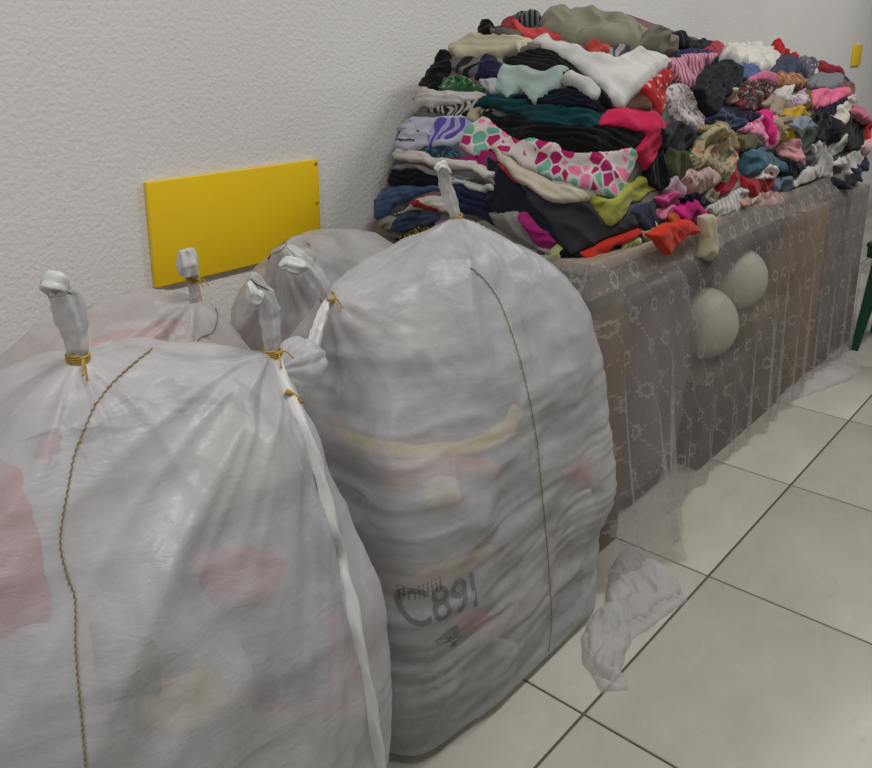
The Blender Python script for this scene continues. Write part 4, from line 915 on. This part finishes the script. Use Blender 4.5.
g('brown_blouse', 'blouse', 'rusty brown blouse under the slate blue garment', [(759, 77), (772, 73), (794, 75), (806, 85), (797, 91), (769, 87)], (168, 112, 82), 'floral', (120, 70, 50), (200, 160, 130), t=.02)
g('pink_lace_blouse', 'top', 'pink top above the dark red edged top', [(743, 81), (755, 73), (769, 80), (774, 91), (762, 87)], (218, 120, 158), t=.02)
g('red_edged_blouse', 'top', 'black patterned top edged in dark red in the far half', [(733, 104), (740, 83), (755, 81), (773, 88), (763, 102), (752, 114), (737, 112)], (52, 42, 44), 'floral', (150, 36, 56), (150, 140, 130), t=.026)
g('brown_knit', 'garment', 'brown knit between the bright pink shirt and the far end', [(838, 92), (845, 82), (855, 84), (852, 98), (842, 102)], (124, 88, 78), t=.018)
g('beige_fleece', 'garment', 'beige fleece right of the dark red edged top', [(757, 105), (770, 93), (785, 104), (776, 119), (764, 114)], (168, 150, 132), t=.025)
g('white_garment', 'garment', 'white pointed cloth below the rusty brown blouse', [(770, 90), (790, 86), (792, 104), (783, 103)], (220, 216, 208))
g('mauve_blouse', 'blouse', 'mauve flowered blouse left of the bright pink shirt', [(786, 100), (804, 89), (806, 106), (790, 112)], (196, 176, 186), 'floral', (150, 96, 130), (220, 210, 210), t=.018)
g('olive_garment', 'garment', 'olive gold sleeve left of the bright pink shirt', [(800, 92), (810, 90), (812, 108), (803, 112)], (112, 98, 50))
g('pink_shirt', 'shirt', 'bright pink shirt near the far end of the heap', [(807, 102), (813, 90), (842, 88), (845, 99), (820, 110), (810, 108)], (238, 118, 156), t=.024)
g('navy_blouse', 'top', 'dark navy top under the bright pink shirt', [(814, 112), (840, 100), (842, 110), (826, 120)], (28, 26, 56), t=.018)
g('black_dress', 'dress', 'black dress below the white strap at the far end', [(826, 128), (845, 108), (872, 118), (872, 148), (845, 152), (830, 144)], (14, 14, 17), t=.025)
g('grey_wool', 'garment', 'grey wool cloth at the far right edge of the heap', [(850, 90), (872, 90), (872, 108), (858, 106)], (150, 148, 148), t=.018)
g('white_garment', 'garment', 'white pointed strap hanging near the far end', [(856, 94), (846, 112), (833, 131), (822, 123), (842, 98)], (214, 210, 196), t=.014)
g('rolled_pink_garment', 'garment', 'dusty pink rolled cloth at the far end', [(845, 110), (860, 105), (868, 116), (860, 127), (848, 121)], (196, 112, 140), t=.03)
g('red_garment', 'garment', 'red cloth edge at the far right end', [(858, 122), (872, 122), (872, 144), (861, 142)], (196, 52, 50))
g('black_mesh', 'garment', 'black mesh top between the grey green leg and the black dress', [(806, 116), (824, 112), (834, 124), (830, 142), (812, 142), (806, 130)], (24, 24, 34), t=.018)
g('khaki_blouse', 'top', 'khaki top above the beige floral scarf', [(692, 128), (712, 121), (726, 127), (737, 138), (732, 152), (720, 152), (712, 138), (698, 136)], (156, 142, 104), t=.022)
g('olive_trousers', 'trousers', 'olive grey trousers right of the khaki top', [(731, 138), (757, 132), (764, 146), (746, 155), (734, 150)], (104, 98, 72), t=.02)
g('pink_dress', 'dress', 'light pink child dress with a hot pink ribbon', [(735, 130), (756, 112), (774, 114), (776, 146), (764, 150), (748, 134)], (226, 140, 172), 'floral', (238, 180, 200), (214, 80, 140), t=.022)
g('pink_ribbon', 'ribbon', 'hot pink ribbon down the light pink child dress', [(753, 115), (762, 112), (771, 142), (764, 144)], (226, 40, 130), t=.014)
g('mustard_cloth', 'garment', 'mustard yellow cloth above the grey denim hat', [(774, 118), (795, 106), (810, 114), (790, 121)], (206, 164, 44), t=.016)
g('beige_leggings', 'garment', 'beige cloth left of the grey denim hat', [(768, 122), (784, 116), (790, 132), (776, 140)], (160, 146, 122), t=.018)
g('yellow_garment', 'garment', 'small knotted yellow cloth below the grey denim hat', [(775, 133), (790, 127), (793, 141), (781, 142)], (210, 186, 56), t=.02)
g('grey_hat', 'hat', 'grey denim hat on the front of the far half', [(782, 124), (790, 117), (804, 116), (812, 128), (800, 134), (788, 132)], (140, 152, 164), t=.026)
g('grey_green_trousers', 'trousers', 'grey green trouser leg hanging below the denim hat', [(789, 132), (808, 127), (812, 158), (803, 164)], (84, 92, 84), t=.022)
g('black_blouse', 'blouse', 'black blouse between the teal denim and the pale pink sleeve', [(773, 156), (790, 156), (806, 168), (789, 180), (777, 178)], (18, 16, 20), t=.018)
g('pale_pink_shirt', 'garment', 'pale pink pointed sleeve in the front of the far half', [(774, 147), (790, 137), (806, 164), (792, 162)], (222, 156, 166), t=.014)
g('teal_denim', 'jeans', 'teal blue denim in the front of the far half', [(737, 154), (760, 147), (780, 161), (781, 172), (760, 170), (743, 178)], (44, 78, 96), 'denim', (86, 124, 140), t=.026)
g('grey_trousers', 'trousers', 'white and grey trousers hanging over the table edge near the far end', [(806, 142), (823, 140), (832, 160), (831, 176), (815, 180), (806, 170), (816, 164), (808, 152)], (190, 188, 184), t=.02)
g('white_sock', 'sock', 'white sock below the black mesh top', [(825, 150), (838, 134), (841, 152), (830, 157)], (200, 198, 194), t=.016)
g('dark_red_shirt', 'shirt', 'deep red shirt at the table edge below the teal denim', [(739, 174), (750, 180), (768, 167), (774, 184), (762, 194), (742, 196)], (176, 34, 48), t=.02)
g('white_garment', 'garment', 'white folded cloth on the deep red shirt', [(752, 180), (764, 164), (775, 168), (764, 178)], (216, 208, 204), t=.012)
g('faded_denim', 'jeans', 'faded blue denim at the table edge right of the deep red shirt', [(768, 180), (788, 174), (795, 191), (779, 199), (771, 192)], (82, 98, 120), 'denim', (120, 136, 156), t=.02)
g('black_belt', 'garment', 'long black cloth along the table edge near the far end', [(789, 192), (806, 179), (828, 174), (852, 165), (854, 174), (827, 183), (803, 190)], (18, 17, 20), t=.012, pleat=0.5)
g('white_belt', 'garment', 'white cloth along the table edge right of the faded blue denim', [(787, 184), (809, 166), (813, 176), (796, 189)], (206, 200, 194), t=.014)
g('pale_jumper', 'jumper', 'pale grey jumper at the table edge near the far right', [(826, 162), (840, 158), (864, 144), (862, 162), (847, 175), (840, 168)], (204, 200, 198), t=.02)
g('navy_scrap', 'garment', 'navy scraps hanging at the far table edge', [(848, 168), (868, 156), (868, 172), (853, 178)], (36, 38, 66), t=.012)
g('blush_cloth', 'garment', 'blush pink cloth at the far right edge above the lace', [(856, 146), (872, 136), (872, 156), (860, 156)], (216, 180, 180), t=.014)
g('crimson_dress', 'dress', 'crimson dress right of the beige floral scarf', [(704, 180), (713, 174), (722, 148), (736, 150), (735, 172), (725, 196), (712, 198)], (186, 36, 66), t=.024)
g('blush_blouse', 'blouse', 'blush lace blouse above the fuchsia top', [(674, 183), (684, 169), (705, 166), (711, 180), (700, 194), (690, 203), (681, 193)], (206, 172, 170), 'dots', (170, 128, 130), t=.02)
g('beige_scarf', 'scarf', 'beige floral scarf hanging down the front of the heap', [(687, 158), (697, 134), (713, 126), (721, 134), (727, 160), (717, 184), (708, 168), (694, 170)], (188, 176, 142), 'floral', (96, 120, 92), (214, 140, 110), t=.022, w=.008)
g('beige_sock', 'sock', 'beige sleeve beside the white black-edged top', [(702, 186), (712, 190), (713, 206), (703, 204)], (180, 168, 142), t=.016)
g('navy_sock', 'sock', 'navy cloth between the blush lace blouse and the fuchsia top', [(674, 195), (697, 192), (707, 204), (682, 206)], (28, 28, 50), t=.014)
g('lilac_blouse', 'top', 'pale lilac cloth above the small pink top', [(660, 188), (672, 176), (681, 184), (678, 198), (664, 196)], (190, 158, 176), t=.016)
g('pink_blouse', 'top', 'small mid pink top at the front edge', [(653, 197), (672, 190), (678, 203), (661, 208)], (206, 84, 140), t=.018)
g('light_pink_blouse', 'top', 'light pink cloth left of the orange hat', [(656, 208), (672, 203), (671, 218), (658, 218)], (222, 130, 164), t=.014)
g('orange_hat', 'hat', 'small orange knitted hat at the front edge', [(663, 213), (672, 206), (682, 213), (683, 226), (672, 234), (666, 226)], (206, 106, 62), t=.026)
g('fuchsia_blouse', 'top', 'fuchsia top at the front edge above the red-orange garment', [(668, 204), (697, 199), (712, 222), (694, 230), (678, 220)], (206, 20, 124), t=.02)
g('red_orange_blouse', 'top', 'red-orange garment hanging over the table edge', [(650, 234), (676, 224), (692, 220), (700, 231), (684, 237), (669, 256), (660, 244)], (214, 56, 36), t=.014, w=.004, surf=front)
g('lime_scrap', 'garment', 'lime and white scrap below the slate shirt collar', [(638, 236), (653, 219), (658, 229), (650, 242)], (200, 200, 140), t=.012)
g('cream_shirt', 'garment', 'cream sleeve dangling down over the lace', [(704, 216), (715, 216), (717, 240), (716, 254), (710, 261), (703, 256), (704, 238)], (196, 188, 158), t=.011, w=.004, surf=front, maxv=500)
g('black_edged_blouse', 'top', 'white top with black scalloped edge at the table edge', [(703, 208), (722, 196), (742, 187), (746, 196), (733, 220), (722, 229), (713, 217)], (212, 210, 204), 'stripes', (182, 180, 174), t=.018, w=.007)
g('peach_swimsuit', 'garment', 'peach and grey straps hanging at the table edge below the deep red shirt', [(736, 198), (756, 193), (773, 190), (777, 202), (764, 212), (757, 204), (742, 208)], (196, 150, 136), 'floral', (120, 116, 118), (214, 190, 180), t=.014)
